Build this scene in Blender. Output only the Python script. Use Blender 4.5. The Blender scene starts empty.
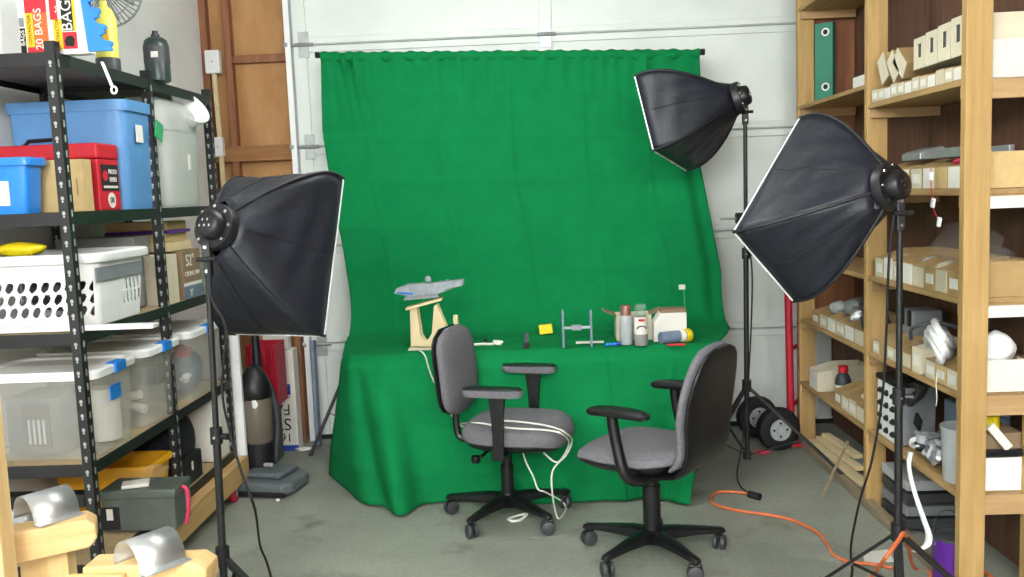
import bpy, math, random
import numpy as np
from mathutils import Vector, Matrix
random.seed(7)
SC = bpy.context.scene
COL = SC.collection
PI = math.pi
def R(d): return math.radians(d)

# ------------------------------------------------------------------ camera
F, CX, CY = 900.0, 512.0, 288.5
CAM = Vector((0, 0, 1.5))
_d = Vector(((535-CX)/F, (CY-192)/F, -1)).normalized()      # world +Y seen from the camera
_u = Vector((-.036, 1, 0)); _u = (_u - _d*_u.dot(_d)).normalized()   # world +Z seen from the camera
_r = _d.cross(_u)
MC = Matrix((_r, _d, _u))                                   # world = MC @ cam
cd = bpy.data.cameras.new('camera'); cam = bpy.data.objects.new('camera', cd); COL.objects.link(cam)
cd.sensor_width = 36; cd.lens = F/1024*36; cd.clip_start = .05; cd.clip_end = 60
cam.matrix_world = Matrix.Translation(CAM) @ MC.to_4x4()
SC.camera = cam
# ------------------------------------------------------------------ world, exposure
w = bpy.data.worlds.new('world'); SC.world = w; w.use_nodes = True
w.node_tree.nodes['Background'].inputs[0].default_value = (.9, .95, 1, 1)
w.node_tree.nodes['Background'].inputs[1].default_value = .12
SC.view_settings.view_transform = 'Standard'; SC.view_settings.look = 'None'
SC.view_settings.exposure = 0.85; SC.view_settings.gamma = 1; SC.view_settings.use_curve_mapping = False
CEIL = 2.88
LIGHTS = [(-.95, -.6, 85), (.75, -.6, 85), (-.95, -2.6, 135), (.75, -2.6, 135), (-.35, 3.5, 27)]      # bare fluorescent battens: x, y, watt; the last is added fill light
LZ = CEIL-.26
for (lx, ly, pw) in LIGHTS:
    for dx in (-.42, 0, .42):
        ld = bpy.data.lights.new('fluorescent_tube_light', 'POINT'); ld.shadow_soft_size = .12
        ld.energy = pw/3; ld.color = (.975, .99, 1)
        lo = bpy.data.objects.new('fluorescent_tube_light', ld); COL.objects.link(lo); lo.location = (lx+dx, ly, LZ)

def _ray(px, py): return MC @ Vector(((px-CX)/F, (CY-py)/F, -1))
def PY(px, py, Y): v = _ray(px, py); return CAM + v*(Y/v.y)
def PZ(px, py, z): v = _ray(px, py); return CAM + v*((z-1.5)/v.z)
def PX(px, py, X): v = _ray(px, py); return CAM + v*(X/v.x)

# ------------------------------------------------------------------ materials
def lin(c):
    if isinstance(c, str): c = [int(c[i:i+2], 16)/255 for i in (0, 2, 4)]
    return tuple(((x/12.92) if x <= .04045 else ((x+.055)/1.055)**2.4) for x in c)
MATS = {}
def mat(name, col, rough=.6, metal=0, var=.12, scale=12, bump=0, bscale=None, alpha=None, emit=None, stretch=None, spec=.5, col2=None, coat=0):
    if name in MATS: return MATS[name]
    m = bpy.data.materials.new(name); m.use_nodes = True; nt = m.node_tree; N, L = nt.nodes, nt.links
    b = N['Principled BSDF']; c = lin(col)
    b.inputs['Roughness'].default_value = rough; b.inputs['Metallic'].default_value = metal
    b.inputs['Specular IOR Level'].default_value = spec; b.inputs['Coat Weight'].default_value = coat
    tc = N.new('ShaderNodeTexCoord'); mp = N.new('ShaderNodeMapping'); L.new(tc.outputs['Object'], mp.inputs['Vector'])
    if stretch: mp.inputs['Scale'].default_value = stretch
    nz = N.new('ShaderNodeTexNoise'); nz.inputs['Scale'].default_value = scale; nz.inputs['Detail'].default_value = 6; nz.inputs['Roughness'].default_value = .6
    L.new(mp.outputs[0], nz.inputs['Vector'])
    rp = N.new('ShaderNodeValToRGB'); L.new(nz.outputs['Fac'], rp.inputs[0])
    lo_ = tuple(max(0, x*(1-var)) for x in c); hi = tuple(min(1, x*(1+var)) for x in c)
    if col2: hi = lin(col2); lo_ = c
    rp.color_ramp.elements[0].position = .32; rp.color_ramp.elements[0].color = (*lo_, 1)
    rp.color_ramp.elements[1].position = .68; rp.color_ramp.elements[1].color = (*hi, 1)
    L.new(rp.outputs[0], b.inputs['Base Color'])
    if bump:
        n2 = N.new('ShaderNodeTexNoise'); n2.inputs['Scale'].default_value = bscale or scale*8; n2.inputs['Detail'].default_value = 3
        L.new(mp.outputs[0], n2.inputs['Vector'])
        bp = N.new('ShaderNodeBump'); bp.inputs['Strength'].default_value = bump; bp.inputs['Distance'].default_value = .01
        L.new(n2.outputs['Fac'], bp.inputs['Height']); L.new(bp.outputs[0], b.inputs['Normal'])
    if emit: b.inputs['Emission Color'].default_value = (*lin(emit[0]), 1); b.inputs['Emission Strength'].default_value = emit[1]
    if alpha is not None:                                   # milky translucent plastic: part straight-through, part diffuse
        tr = N.new('ShaderNodeBsdfTransparent'); mx = N.new('ShaderNodeMixShader'); mx.inputs[0].default_value = alpha
        tl = N.new('ShaderNodeBsdfTranslucent'); tl.inputs[0].default_value = (*c, 1)
        m2 = N.new('ShaderNodeMixShader'); m2.inputs[0].default_value = .35
        L.new(b.outputs[0], m2.inputs[1]); L.new(tl.outputs[0], m2.inputs[2])
        L.new(tr.outputs[0], mx.inputs[1]); L.new(m2.outputs[0], mx.inputs[2])
        L.new(mx.outputs[0], N['Material Output'].inputs['Surface'])
    MATS[name] = m; return m
def wood(name, c1, c2, axis='Z', rough=.65):
    s = {'X': (1.2, 14, 14), 'Y': (14, 1.2, 14), 'Z': (14, 14, 1.2)}[axis]
    return mat(name, c1, rough, 0, 0, 2.2, bump=.12, bscale=5, stretch=s, col2=c2)

M = dict(
 wall=mat('painted_drywall', 'eef0ee', .8, 0, .04, 3, .05, 60), ceil=mat('ceiling_paint', 'd9d9d4', .9, 0, .03, 3),
 door=mat('white_steel_door', 'dde4df', .55, 0, .05, 2.5), doorjoint=mat('door_joint_grey', 'c4c8c2', .7),  # doorjoint: pale grey backing that shows between the door sections
 ply=mat('plywood_sheathing', 'a87a4a', .75, 0, 0, 7, .2, 30, stretch=(1, 1, .45), col2='bc9060'),
 stud=wood('old_stud_wood', '7a4a30', '9a6844', 'Z'), blocking=wood('old_blocking_wood', '8d5f38', 'a8784a', 'X'),
 rackz=wood('pine_upright', 'a5844e', 'bc9b64', 'Z'), racky=wood('pine_board', '9a7a4e', 'b49462', 'Y'), rackx=wood('pine_cleat', 'a4825a', 'ba9a6c', 'X'), plate=wood('weathered_plate', '7d6e58', '978870', 'Y'),
 backpanel=wood('brown_hardboard_back', '56392a', '6e4e3a', 'Z', .8),
 lumx=wood('fresh_pine', 'd2ac72', 'e4c48c', 'X'), lumz=wood('fresh_pine_post', 'd4b078', 'e6c890', 'Z'), lumy=wood('fresh_pine_rail', 'b9935c', 'd3b07a', 'Y'),
 blackmetal=mat('black_powder_coat', '17191a', .45, 0, .2, 30), gap=mat('slot_light', 'a4a7a4', .8),
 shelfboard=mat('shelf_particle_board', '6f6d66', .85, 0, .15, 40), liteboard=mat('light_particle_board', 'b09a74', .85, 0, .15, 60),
 green=mat('green_muslin', '0e7742', .95, 0, .07, 8, .10, 400, spec=.1),
 softblack=mat('black_nylon', '141924', .5, 0, .2, 9, .18, 30), softseam=mat('black_seam_tape', '101219', .6), diffuser=mat('white_diffuser_cloth', 'e8eaec', .8, 0, .03),
 plasticblack=mat('black_plastic', '15161a', .42, 0, .15, 20), rubber=mat('black_rubber', '0f1012', .7), chrome=mat('chrome', 'c8c8c8', .2, 1, .05),
 grayfab=mat('grey_office_fabric', '6f6e73', .95, 0, .14, 90, .3, 300, spec=.1), chairblack=mat('chair_black_plastic', '101114', .38, 0, .15, 15),
 caster=mat('caster_grey', '3a3c40', .5), white=mat('white_plastic', 'eceeee', .45, 0, .03), offwhite=mat('off_white_card', 'd2cab2', .8, 0, .06),
 paper=mat('white_paper', 'dedcd4', .85, 0, .04), blue=mat('blue_tub_plastic', '5a8fc4', .45, 0, .06), brightblue=mat('bright_blue_plastic', '1f7fd8', .4, 0, .06),
 bluetape=mat('blue_tape', '1877cc', .6), red=mat('red_card', 'c3162a', .55, 0, .08), reddk=mat('red_crate', 'b5142f', .45), card=mat('cardboard', 'c6ac78', .85, 0, .08, 20),
 cardbin=mat('cardboard_bin', 'a88c5e', .85, 0, .12, 14), cardwhite=mat('white_cardboard', 'c6bfa8', .85, 0, .06), milky=mat('milky_plastic', 'eef2ee', .35, 0, .04, alpha=.72),
 milky2=mat('clear_storage_plastic', 'f6f6ee', .3, 0, .04, alpha=.21), clearbag=mat('clear_bag_plastic', 'e6ecee', .06, 0, .05, alpha=.07), glass=mat('green_tinged_glass', 'a9c4b6', .1, 0, .05, alpha=.35),
 steel=mat('sheet_metal', 'c6c8ca', .42, .85, .06, 6), galv=mat('galvanised_steel', 'a9adae', .45, .6, .12, 25), ammo=mat('ammo_can_green', '59625c', .5, .1, .15, 10),
 yellow=mat('yellow_plastic', 'e0a312', .5, 0, .06), lemon=mat('lemon_bottle', 'd8d860', .45), yellowcap=mat('bright_yellow', 'e8d21c', .4), pinkstrap=mat('pink_strap', 'd03a5a', .6),
 propane=mat('dark_green_enamel', '2c3a38', .35, .1, .1), greenlab=mat('green_tag', '2f9a62', .6), darkgrey=mat('dark_grey_plastic', '3b3e42', .5), midgrey=mat('mid_grey', '7b7f84', .55), ltgrey=mat('light_grey', 'a9adb0', .55),
 vacgrey=mat('vacuum_grey', '5d666a', .4, 0, .1), vacclear=mat('smoky_dust_cup', '6a6358', .2, 0, .15, 5), blackfab=mat('black_fabric', '0d0f18', .9), navy=mat('box_blue', '24429a', .7), ink=mat('black_ink', '1a1a1c', .8),
 orange=mat('orange_cord', 'cc6a3c', .5), whitecord=mat('white_cord', 'e2e2d8', .5), purple=mat('purple_can', '5b2391', .4), bluegray=mat('blue_grey', '6d7d92', .5), teal=mat('teal_enamel', '1f7a62', .4, 0, .1),
 tan=mat('tan_plywood', 'd8c69c', .7, 0, .06), modelgrey=mat('model_grey', '8d969c', .6, 0, .2, 40), copper=mat('copper_cap', '8a6258', .4, .3), redink=mat('red_ink', 'c62030', .7), yellowink=mat('yellow_ink', 'f0b81e', .7), orangeink=mat('orange_ink', 'e4632a', .7),
 brown=mat('brown_card', '8a7358', .85, 0, .1), greybox=mat('grey_printed_card', '8f8f8c', .7, 0, .15, 10), pvc=mat('pvc_pipe', 'dcdccf', .5), tube=mat('tube_emission', 'ffffff', .5, emit=('fff8ea', 6)), fixture=mat('fixture_white', 'e8e8e4', .5),
)
def floor_mat():
    m = bpy.data.materials.new('stained_concrete'); m.use_nodes = True; nt = m.node_tree; N, L = nt.nodes, nt.links; b = N['Principled BSDF']
    tc = N.new('ShaderNodeTexCoord')
    def noise(s, d, r=.6):
        n = N.new('ShaderNodeTexNoise'); n.inputs['Scale'].default_value = s; n.inputs['Detail'].default_value = d; n.inputs['Roughness'].default_value = r; L.new(tc.outputs['Object'], n.inputs['Vector']); return n
    def ramp(n, a, ca, bb, cb):
        r = N.new('ShaderNodeValToRGB'); r.color_ramp.elements[0].position = a; r.color_ramp.elements[0].color = (*lin(ca), 1); r.color_ramp.elements[1].position = bb; r.color_ramp.elements[1].color = (*lin(cb), 1); L.new(n.outputs['Fac'], r.inputs[0]); return r
    base = ramp(noise(1.6, 8), .3, '82877c', .7, '9da397'); fine = ramp(noise(55, 4), .3, 'c8c8c8', .7, 'ffffff')
    mx = N.new('ShaderNodeMixRGB'); mx.blend_type = 'MULTIPLY'; mx.inputs[0].default_value = .5; L.new(base.outputs[0], mx.inputs[1]); L.new(fine.outputs[0], mx.inputs[2])
    st = ramp(noise(3.3, 5, .55), .60, 'ffffff', .74, '8f897c'); m2 = N.new('ShaderNodeMixRGB'); m2.blend_type = 'MULTIPLY'; m2.inputs[0].default_value = .7
    L.new(mx.outputs[0], m2.inputs[1]); L.new(st.outputs[0], m2.inputs[2]); L.new(m2.outputs[0], b.inputs['Base Color'])
    b.inputs['Roughness'].default_value = .62
    bp = N.new('ShaderNodeBump'); bp.inputs['Strength'].default_value = .12; n = noise(90, 3); L.new(n.outputs['Fac'], bp.inputs['Height']); L.new(bp.outputs[0], b.inputs['Normal'])
    return m
M['floor'] = floor_mat()

# ------------------------------------------------------------------ mesh builder
class MB:
    def __init__(s): s.v = []; s.f = []
    def add(s, vs, fs):
        k = len(s.v); s.v += [tuple(v) for v in vs]; s.f += [tuple(i+k for i in f) for f in fs]; return s
    def box(s, c, d, rot=None):
        hx, hy, hz = d[0]/2, d[1]/2, d[2]/2
        vs = [Vector((x, y, z)) for x in (-hx, hx) for y in (-hy, hy) for z in (-hz, hz)]
        if rot is not None:
            m = rot if isinstance(rot, Matrix) else Matrix.Rotation(rot, 3, 'Z'); vs = [m @ v for v in vs]
        c = Vector(c)
        return s.add([v+c for v in vs], [(0, 1, 3, 2), (4, 6, 7, 5), (0, 4, 5, 1), (2, 3, 7, 6), (0, 2, 6, 4), (1, 5, 7, 3)])
    def bb(s, a, b): return s.box([(a[i]+b[i])/2 for i in range(3)], [abs(a[i]-b[i]) for i in range(3)])
    def rings(s, rs, cap=True, closed=False):
        n = len(rs[0]); vs = [p for r in rs for p in r]; fs = []
        m = len(rs)
        for i in range(m if closed else m-1):
            for j in range(n):
                a, b = i*n+j, i*n+(j+1) % n; c, d = ((i+1) % m)*n+(j+1) % n, ((i+1) % m)*n+j
                fs.append((a, b, c, d))
        if cap and not closed: fs += [tuple(reversed(range(n))), tuple((m-1)*n+j for j in range(n))]
        return s.add(vs, fs)
    def tube(s, pts, r, n=8, cap=True, closed=False):
        pts = [Vector(p) for p in pts]; rs = []; up = None
        for i, p in enumerate(pts):
            if closed: t = (pts[(i+1) % len(pts)]-pts[i-1])
            else: t = (pts[min(i+1, len(pts)-1)]-pts[max(i-1, 0)])
            t.normalize()
            if up is None: up = Vector((0, 0, 1)) if abs(t.z) < .9 else Vector((1, 0, 0))
            a = t.cross(up).normalized(); up = a.cross(t).normalized()
            rr = r[i] if isinstance(r, (list, tuple)) else r
            rs.append([p+a*math.cos(2*PI*k/n)*rr+up*math.sin(2*PI*k/n)*rr for k in range(n)])
        return s.rings(rs, cap, closed)
    def bar(s, a, b, w, h, up=(0, 0, 1)):
        a, b = Vector(a), Vector(b); t = (b-a); l = t.length; t.normalize(); u = Vector(up)
        if abs(t.dot(u)) > .98: u = Vector((1, 0, 0))
        y = u.cross(t).normalized(); z = t.cross(y)
        return s.box((a+b)/2, (l, w, h), Matrix((t, y, z)).transposed())
    def lathe(s, prof, n=20, c=(0, 0, 0), axis='Z', cap=True):
        c = Vector(c); rs = []
        for (r, h) in prof:
            ring = []
            for k in range(n):
                a = 2*PI*k/n; x, y = r*math.cos(a), r*math.sin(a)
                v = Vector((x, y, h)) if axis == 'Z' else (Vector((h, x, y)) if axis == 'X' else Vector((y, h, x)))
                ring.append(c+v)
            rs.append(ring)
        return s.rings(rs, cap)
    def pad(s, c, lx, ly, h, prof, e=3.0, n=40, rot=0, bow=None):
        # stack of superellipse outlines; prof = [(z fraction, scale)]
        c = Vector(c); rs = []
        for (zf, k) in prof:
            ring = []
            for i in range(n):
                a = 2*PI*i/n; ca, sa = math.cos(a), math.sin(a)
                x = math.copysign(abs(ca)**(2/e), ca)*lx/2*k; y = math.copysign(abs(sa)**(2/e), sa)*ly/2*k
                z = zf*h+(bow(x, y) if bow else 0)
                ring.append(c+Vector((x*math.cos(rot)-y*math.sin(rot), x*math.sin(rot)+y*math.cos(rot), z)))
            rs.append(ring)
        return s.rings(rs)
    def prism(s, poly, d0, d1, axis='Y'):
        n = len(poly)
        def mk(p, d): return {'Y': (p[0], d, p[1]), 'X': (d, p[0], p[1]), 'Z': (p[0], p[1], d)}[axis]
        vs = [mk(p, d0) for p in poly]+[mk(p, d1) for p in poly]
        fs = [tuple(range(n))[::-1], tuple(range(n, 2*n))]+[(i, (i+1) % n, n+(i+1) % n, n+i) for i in range(n)]
        return s.add(vs, fs)
    def grid(s, P, thick=0, nrm=None):
        nv, nu = len(P), len(P[0]); fs = []
        vs = [p for row in P for p in row]
        for j in range(nv-1):
            for i in range(nu-1): fs.append((j*nu+i, j*nu+i+1, (j+1)*nu+i+1, (j+1)*nu+i))
        return s.add(vs, fs)
    def obj(s, name, m, parent=None, smooth=False, bevel=0, seg=2, solid=0, sub=0, loc=None):
        me = bpy.data.meshes.new(name); me.from_pydata(s.v, [], s.f)
        import bmesh
        bm = bmesh.new(); bm.from_mesh(me); bmesh.ops.recalc_face_normals(bm, faces=bm.faces); bm.to_mesh(me); bm.free()
        me.materials.append(M[m] if isinstance(m, str) else m)
        if smooth:
            me.polygons.foreach_set('use_smooth', [True]*len(me.polygons)); me.set_sharp_from_angle(angle=R(42))
        o = bpy.data.objects.new(name, me); COL.objects.link(o)
        if parent: o.parent = parent
        if loc is not None: o.location = loc
        if solid: k = o.modifiers.new('thickness', 'SOLIDIFY'); k.thickness = solid; k.offset = 0
        if bevel: k = o.modifiers.new('bevel', 'BEVEL'); k.width = bevel; k.segments = seg; k.limit_method = 'ANGLE'; k.angle_limit = R(40)
        if sub: k = o.modifiers.new('subdivision', 'SUBSURF'); k.levels = sub; k.render_levels = sub
        return o
def tag(o, label, cat, group=None):
    o['label'] = label; o['category'] = cat
    if group: o['group'] = group
    return o
def thing(name, label, cat, loc=(0, 0, 0), rotz=0, group=None):
    o = bpy.data.objects.new(name, None); o.empty_display_size = .05; COL.objects.link(o); o.location = loc; o.rotation_euler = (0, 0, rotz)
    return tag(o, label, cat, group)
def struct(o): o['kind'] = 'structure'; return o
def copy_tree(o, parent=None):
    c = o.copy(); COL.objects.link(c); c.parent = parent
    for ch in [x for x in COL.objects if x.parent == o]: copy_tree(ch, c)
    return c
def text(s, size, m, parent, loc, rot=(PI/2, 0, 0), ext=.0006, name='lettering', align='CENTER', xs=1):
    cu = bpy.data.curves.new('lettering', 'FONT'); cu.body = s; cu.size = size; cu.extrude = ext; cu.align_x = align; cu.align_y = 'CENTER'; cu.resolution_u = 3
    t = bpy.data.objects.new('tmp', cu); COL.objects.link(t); bpy.context.view_layer.update()
    me = bpy.data.meshes.new_from_object(t.evaluated_get(bpy.context.evaluated_depsgraph_get()))
    bpy.data.objects.remove(t); me.materials.clear(); me.materials.append(M[m])
    o = bpy.data.objects.new(name, me); COL.objects.link(o); o.parent = parent; o.location = loc; o.rotation_euler = rot; o.scale = (xs, 1, 1); return o
ORD = ['first', 'second', 'third', 'fourth', 'fifth', 'sixth', 'seventh', 'eighth', 'ninth', 'tenth', 'eleventh', 'twelfth', 'thirteenth', 'fourteenth']

def smooth_path(pts, n=8):
    pts = [Vector(p) for p in pts]; out = []
    for i in range(len(pts)-1):
        p0, p1, p2, p3 = pts[max(i-1, 0)], pts[i], pts[i+1], pts[min(i+2, len(pts)-1)]
        for k in range(n):
            t = k/n; out.append(.5*((2*p1)+(p2-p0)*t+(2*p0-5*p1+4*p2-p3)*t*t+(3*p1-p0-3*p2+p3)*t**3))
    out.append(pts[-1]); return out

# ================================================================== THE SETTING
XL, XR = -2.10, 1.80; YB = 5.52; YF = -4.0
struct(MB().bb((-2.7, YF-.1, -.1), (XR+.1, YB+.4, 0)).obj('floor', 'floor'))
struct(MB().bb((-2.7, YF-.1, CEIL), (XR+.1, YB+.4, CEIL+.1)).obj('ceiling', 'ceil'))
XW = lambda y: -2.02-(5.65-y)*.053
struct(MB().prism([(-2.7, YF), (XW(YF), YF), (XW(YB+.3), YB+.3), (-2.7, YB+.3)], 0, CEIL, 'Z').obj('wall_left', 'wall'))
struct(MB().bb((XR, YF, 0), (XR+.1, YB+.3, CEIL)).obj('wall_right', 'backpanel'))
struct(MB().bb((-2.7, YF-.1, 0), (XR, YF, CEIL)).obj('wall_rear', 'wall'))
# framed strip of wall beside the garage door: plywood, studs, blocking
XD = PY(297, 100, YB).x                                    # left edge of the door opening
wb = struct(MB().bb((XL, YB+.20, 0), (XD+.02, YB+.3, CEIL)).obj('wall_back', 'stud'))
ST = PY(229, 100, YB+.05).x
zb = [0, PY(258, 150, YB+.05).z-.045, PY(250, 56, YB+.05).z-.02, CEIL]
for i in range(3):
    for (a, b) in ((XL, ST-.02), (ST+.02, XD-.03)):
        MB().bb((a, YB+.15, zb[i]+.0), (b, YB+.199, zb[i+1])).obj('plywood_panel', 'ply', wb)
for xs_ in (ST, XD-.035, -2.0):
    MB().bb((xs_-.022, YB+.09, 0), (xs_+.022, YB+.151, CEIL)).obj('stud', 'stud', wb, bevel=.003)
MB().bb((XL+.05, YB+.085, zb[1]-.02), (XD-.06, YB+.15, zb[1]+.075)).obj('blocking', 'blocking', wb, bevel=.003)
MB().bb((ST+.02, YB+.10, zb[2]-.012), (XD-.06, YB+.15, zb[2]+.035)).obj('blocking', 'stud', wb, bevel=.003)
# sectional garage door
dr = struct(MB().bb((XD-.02, YB+.06, 0), (XR, YB+.075, CEIL)).obj('door_1', 'doorjoint'))
for i in range(5):
    z0, z1 = i*.609, min((i+1)*.609, CEIL)
    sec = MB().bb((XD, YB+.025, z0+.0015), (XR, YB+.06, z1-.0015)).obj('door_section', 'door', dr, bevel=.006)
    MB().bb((XD, YB+.010, z1-.045), (XR, YB+.028, z1-.006)).obj('rail', 'door', sec, bevel=.004)
    MB().bb((XD, YB+.010, z0+.006), (XR, YB+.028, z0+.045)).obj('rail', 'door', sec, bevel=.004)
    for xx in (XD+.035, PY(545, 20, YB).x, XR-.05):
        MB().bb((xx-.04, YB+.006, z0+.008), (xx+.04, YB+.026, z1-.008)).obj('stile', 'door', sec, bevel=.004)
    if i < 4:
        for xx in (XD+.06, PY(545, 20, YB).x):
            h = MB(); h.bb((xx-.03, YB-.004, z1-.075), (xx+.03, YB+.006, z1-.012)); h.bb((xx-.03, YB-.004, z1+.012), (xx+.03, YB+.006, z1+.075))
            h.tube([(xx-.05, YB-.006, z1), (xx+.06, YB-.006, z1)], .011, 8); hg = h.obj('hinge', 'galv', dr)
            if xx < 0: MB().tube([(xx-.10, YB-.012, z1), (xx+.03, YB-.012, z1)], .007, 8).tube([(xx-.115, YB-.012, z1), (xx-.09, YB-.012, z1)], .022, 12).obj('roller', 'galv', hg)
MB().bb((XD, YB+.004, 0), (XR, YB+.05, .03)).obj('bottom_seal', 'rubber', dr)
tr = MB(); tr.prism([(XD-.045, YB-.03), (XD-.012, YB-.03), (XD-.012, YB-.025), (XD-.040, YB-.025), (XD-.040, YB+.02), (XD-.045, YB+.02)], 0.0, CEIL, 'Z')
struct(tr.obj('trim_1', 'white'))
struct(MB().bb((XD-.03, YB+.02, 0), (XD-.002, YB+.1, CEIL)).obj('trim_2', 'ltgrey'))
# ceiling lights that light the room, the last one added as fill
for i, (lx, ly, pw) in enumerate(LIGHTS):
    t = thing('ceiling_light', ['left fluorescent batten just behind the camera', 'right fluorescent batten just behind the camera', 'left fluorescent batten far behind the camera', 'right fluorescent batten far behind the camera', 'added fill batten above the office chairs that evens out the light'][i], 'light', (lx, ly, CEIL), 0, 'ceiling battens')
    MB().bb((-.63, -.035, -.13), (.63, .035, -.07)).obj('batten', 'fixture', t)
    for s_ in (-.4, .4): MB().tube([(s_, 0, -.08), (s_, 0, 0)], .006, 6).obj('drop_rod', 'galv', t)
    for s_ in (-.05, .05): MB().tube([(-.6, s_, -.16), (.6, s_, -.16)], .016, 10).obj('tube', 'tube', t)

# ================================================================== WOODEN RACK (right)
RX = 1.47; RD = .305
POSTS = [3.14, 4.05, 5.09]
LEV = [.37, .73, 1.07, 1.45, 1.825]
rack = thing('wooden_rack', 'tall pine rack of narrow shelves full of parts bins along the right wall', 'shelf', (RX, 3.14, 0))
def rl(x, y, z): return (x-RX, y-3.14, z)
for y in POSTS:
    for (a, b) in ((RX, RX+.089), (RX+RD-.089+.015, RX+RD+.015)):
        if a > RX and y > 3.2: continue
        MB().bb(rl(a, y, 0), rl(b, y+.038, CEIL-.02)).obj('upright', 'rackz', rack, bevel=.003)
for bay in range(2):
    y0, y1 = POSTS[bay]+.038, POSTS[bay+1]
    levs = LEV if bay == 0 else [.37, .73, 1.07, 1.45, 1.915, 2.44]
    for z in levs:
        MB().bb(rl(RX+.002, y0-(0.036 if bay == 0 else .0), z-.02), rl(RX+RD+.01, y1+(.036 if bay else 0), z)).obj('shelf_board', 'racky', rack, bevel=.002) if False else \
        MB().bb(rl(RX+.002, y0, z-.02), rl(RX+RD+.01, y1, z)).obj('shelf_board', 'racky', rack, bevel=.002)
        for yy in (y0, y1-.03):
            MB().bb(rl(RX+.012, yy, z-.062), rl(RX+RD, yy+.03, z-.0205)).obj('cleat', 'rackx', rack, bevel=.002)
    MB().bb(rl(RX-.012, y0-.04, 0), rl(RX+.03, y1, .04)).obj('floor_plate', 'plate', rack, bevel=.003)
for z in LEV:                                               # end cleats seen from the aisle end
    if z in (.37, .73, 1.825): MB().bb(rl(RX+.089, 3.141, z-.075 if z < 1 else z-.07), rl(RX+RD-.074, 3.165, z-.003)).obj('end_cleat', 'rackx', rack, bevel=.002)
MB().bb(rl(RX+RD+.016, 3.15, .02), rl(RX+RD+.022, 5.12, CEIL-.05)).obj('back_panel', 'backpanel', rack)
MB().bb(rl(RX+.06, 5.128, .75), rl(RX+RD+.015, 5.138, CEIL-.05)).obj('end_panel', 'stud', rack)

SH = {.37: 'lowest', .73: 'second lowest', 1.07: 'middle', 1.45: 'second highest', 1.825: 'top', 1.915: 'top far'}
BIN_MESH = {}
def parts_bin(y, z, width, hf, hb, label, front='cardwhite', depth=.27, x=RX+.012, group='cardboard parts bins', lab=True, side='cardbin', tilt=0, up=None, taglab=None):
    key = (round(width, 3), hf, hb, depth, side)
    w2 = width/2-.002; t = .003
    if key not in BIN_MESH:
        b = MB(); b.bb((0, -w2, 0), (depth, w2, t))
        pr = [(0, 0), (depth, 0), (depth, hb), (depth*.45, hb), (depth*.06, hf), (0, hf)]
        b.prism(pr, -w2, -w2+t, 'Y'); b.prism(pr, w2-t, w2, 'Y'); b.bb((0, -w2+t, t), (t, w2-t, hf)); b.bb((depth-t, -w2+t, t), (depth, w2-t, hb))
        o = b.obj('parts_bin', side); BIN_MESH[key] = o.data; bpy.data.objects.remove(o)
    o = bpy.data.objects.new('parts_bin', BIN_MESH[key]); COL.objects.link(o); o.location = (x, y, z)
    if tilt: o.rotation_euler = tilt
    tag(o, label, 'bin', group)
    if lab:
        MB().bb((-.0015, -w2*.94, .006), (0, w2*.94, hf-.004)).obj('front_face', front, o)
        if random.random() < .6: MB().bb((-.003, -w2*.7, hf*.3), (-.0015, w2*.6, hf*.72)).obj('paper_label', 'paper', o)
    return o
def fill(y):  # small random parts lying inside a bin
    pass
# --- top shelf: twelve low bins
n = 12; wdt = (4.03-3.19)/n
for i in range(n):
    parts_bin(3.19+wdt*(i+.5), 1.825, wdt, .052+.004*(i % 3), .085, f'{ORD[i]} low parts bin from the near post on the top rack shelf', 'cardwhite' if i % 3 else 'paper', group='low bins on the top rack shelf')
# four upright white bins with finger slots on top of them
for i in range(4):
    y = 3.24+i*.105
    t = thing('slotted_file_bin', f'{["first", "second", "third", "fourth"][i]} upright cream bin with a finger slot from the near post', 'bin', (RX+.02, y, 1.912), 0, 'cream bins with finger slots')
    w2 = .05; hh = .135-.006*i; d = .22
    b = MB(); b.bb((0, -w2, 0), (d, w2, .004)); b.bb((0, -w2, .004), (d, -w2+.004, hh)); b.bb((0, w2-.004, .004), (d, w2, hh)); b.bb((d-.004, -w2+.004, .004), (d, w2-.004, hh)); b.obj('body', 'offwhite', t)
    f = MB(); f.bb((-.004, -w2, 0), (0, w2, hh*.36)); f.bb((-.004, -w2, hh*.80), (0, w2, hh)); f.bb((-.004, -w2, hh*.36), (0, -.017, hh*.80)); f.bb((-.004, .017, hh*.36), (0, w2, hh*.80)); f.obj('front', 'offwhite', t)
    MB().bb((.0, -.017, hh*.36), (.004, .017, hh*.80)).obj('slot', 'darkgrey', t)
for i, (y, a, zz) in enumerate(((3.72, 38, 1.925), (3.80, 52, 1.91), (3.92, 62, 1.91))):
    t = thing('leaning_bin', ['empty cream bin leaning beside the slotted bins', 'middle one of three empty cream bins leaning on the top rack shelf', 'empty cream bin leaning nearest the middle post on the top shelf'][i], 'bin', (RX+.03, y, zz), 0, 'empty bins leaning on the top shelf')
    t.rotation_euler = (R(-90+a), 0, 0)
    b = MB(); b.bb((0, -.035, 0), (.2, -.031, .12)); b.bb((0, .031, 0), (.2, .035, .12)); b.bb((0, -.031, 0), (.2, .031, .004)); b.bb((.196, -.031, .004), (.2, .031, .12)); b.obj('body', 'cardbin', t)
    MB().bb((-.004, -.035, 0), (0, .035, .12)).obj('front', 'offwhite', t)
# big white box pair at the near end of the top shelf
t = thing('white_carton', 'big white carton at the near end of the top rack shelf', 'box', (RX+.155, 3.185, 1.827)); bpy.context.view_layer.update()
MB().bb((-.06, 0, 0), (.075, .02, .13)).obj('front', 'paper', t, bevel=.003)
MB().bb((-.06, .02, .0), (.075, .06, .21)).obj('raised_back', 'cardwhite', t, bevel=.003)
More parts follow.
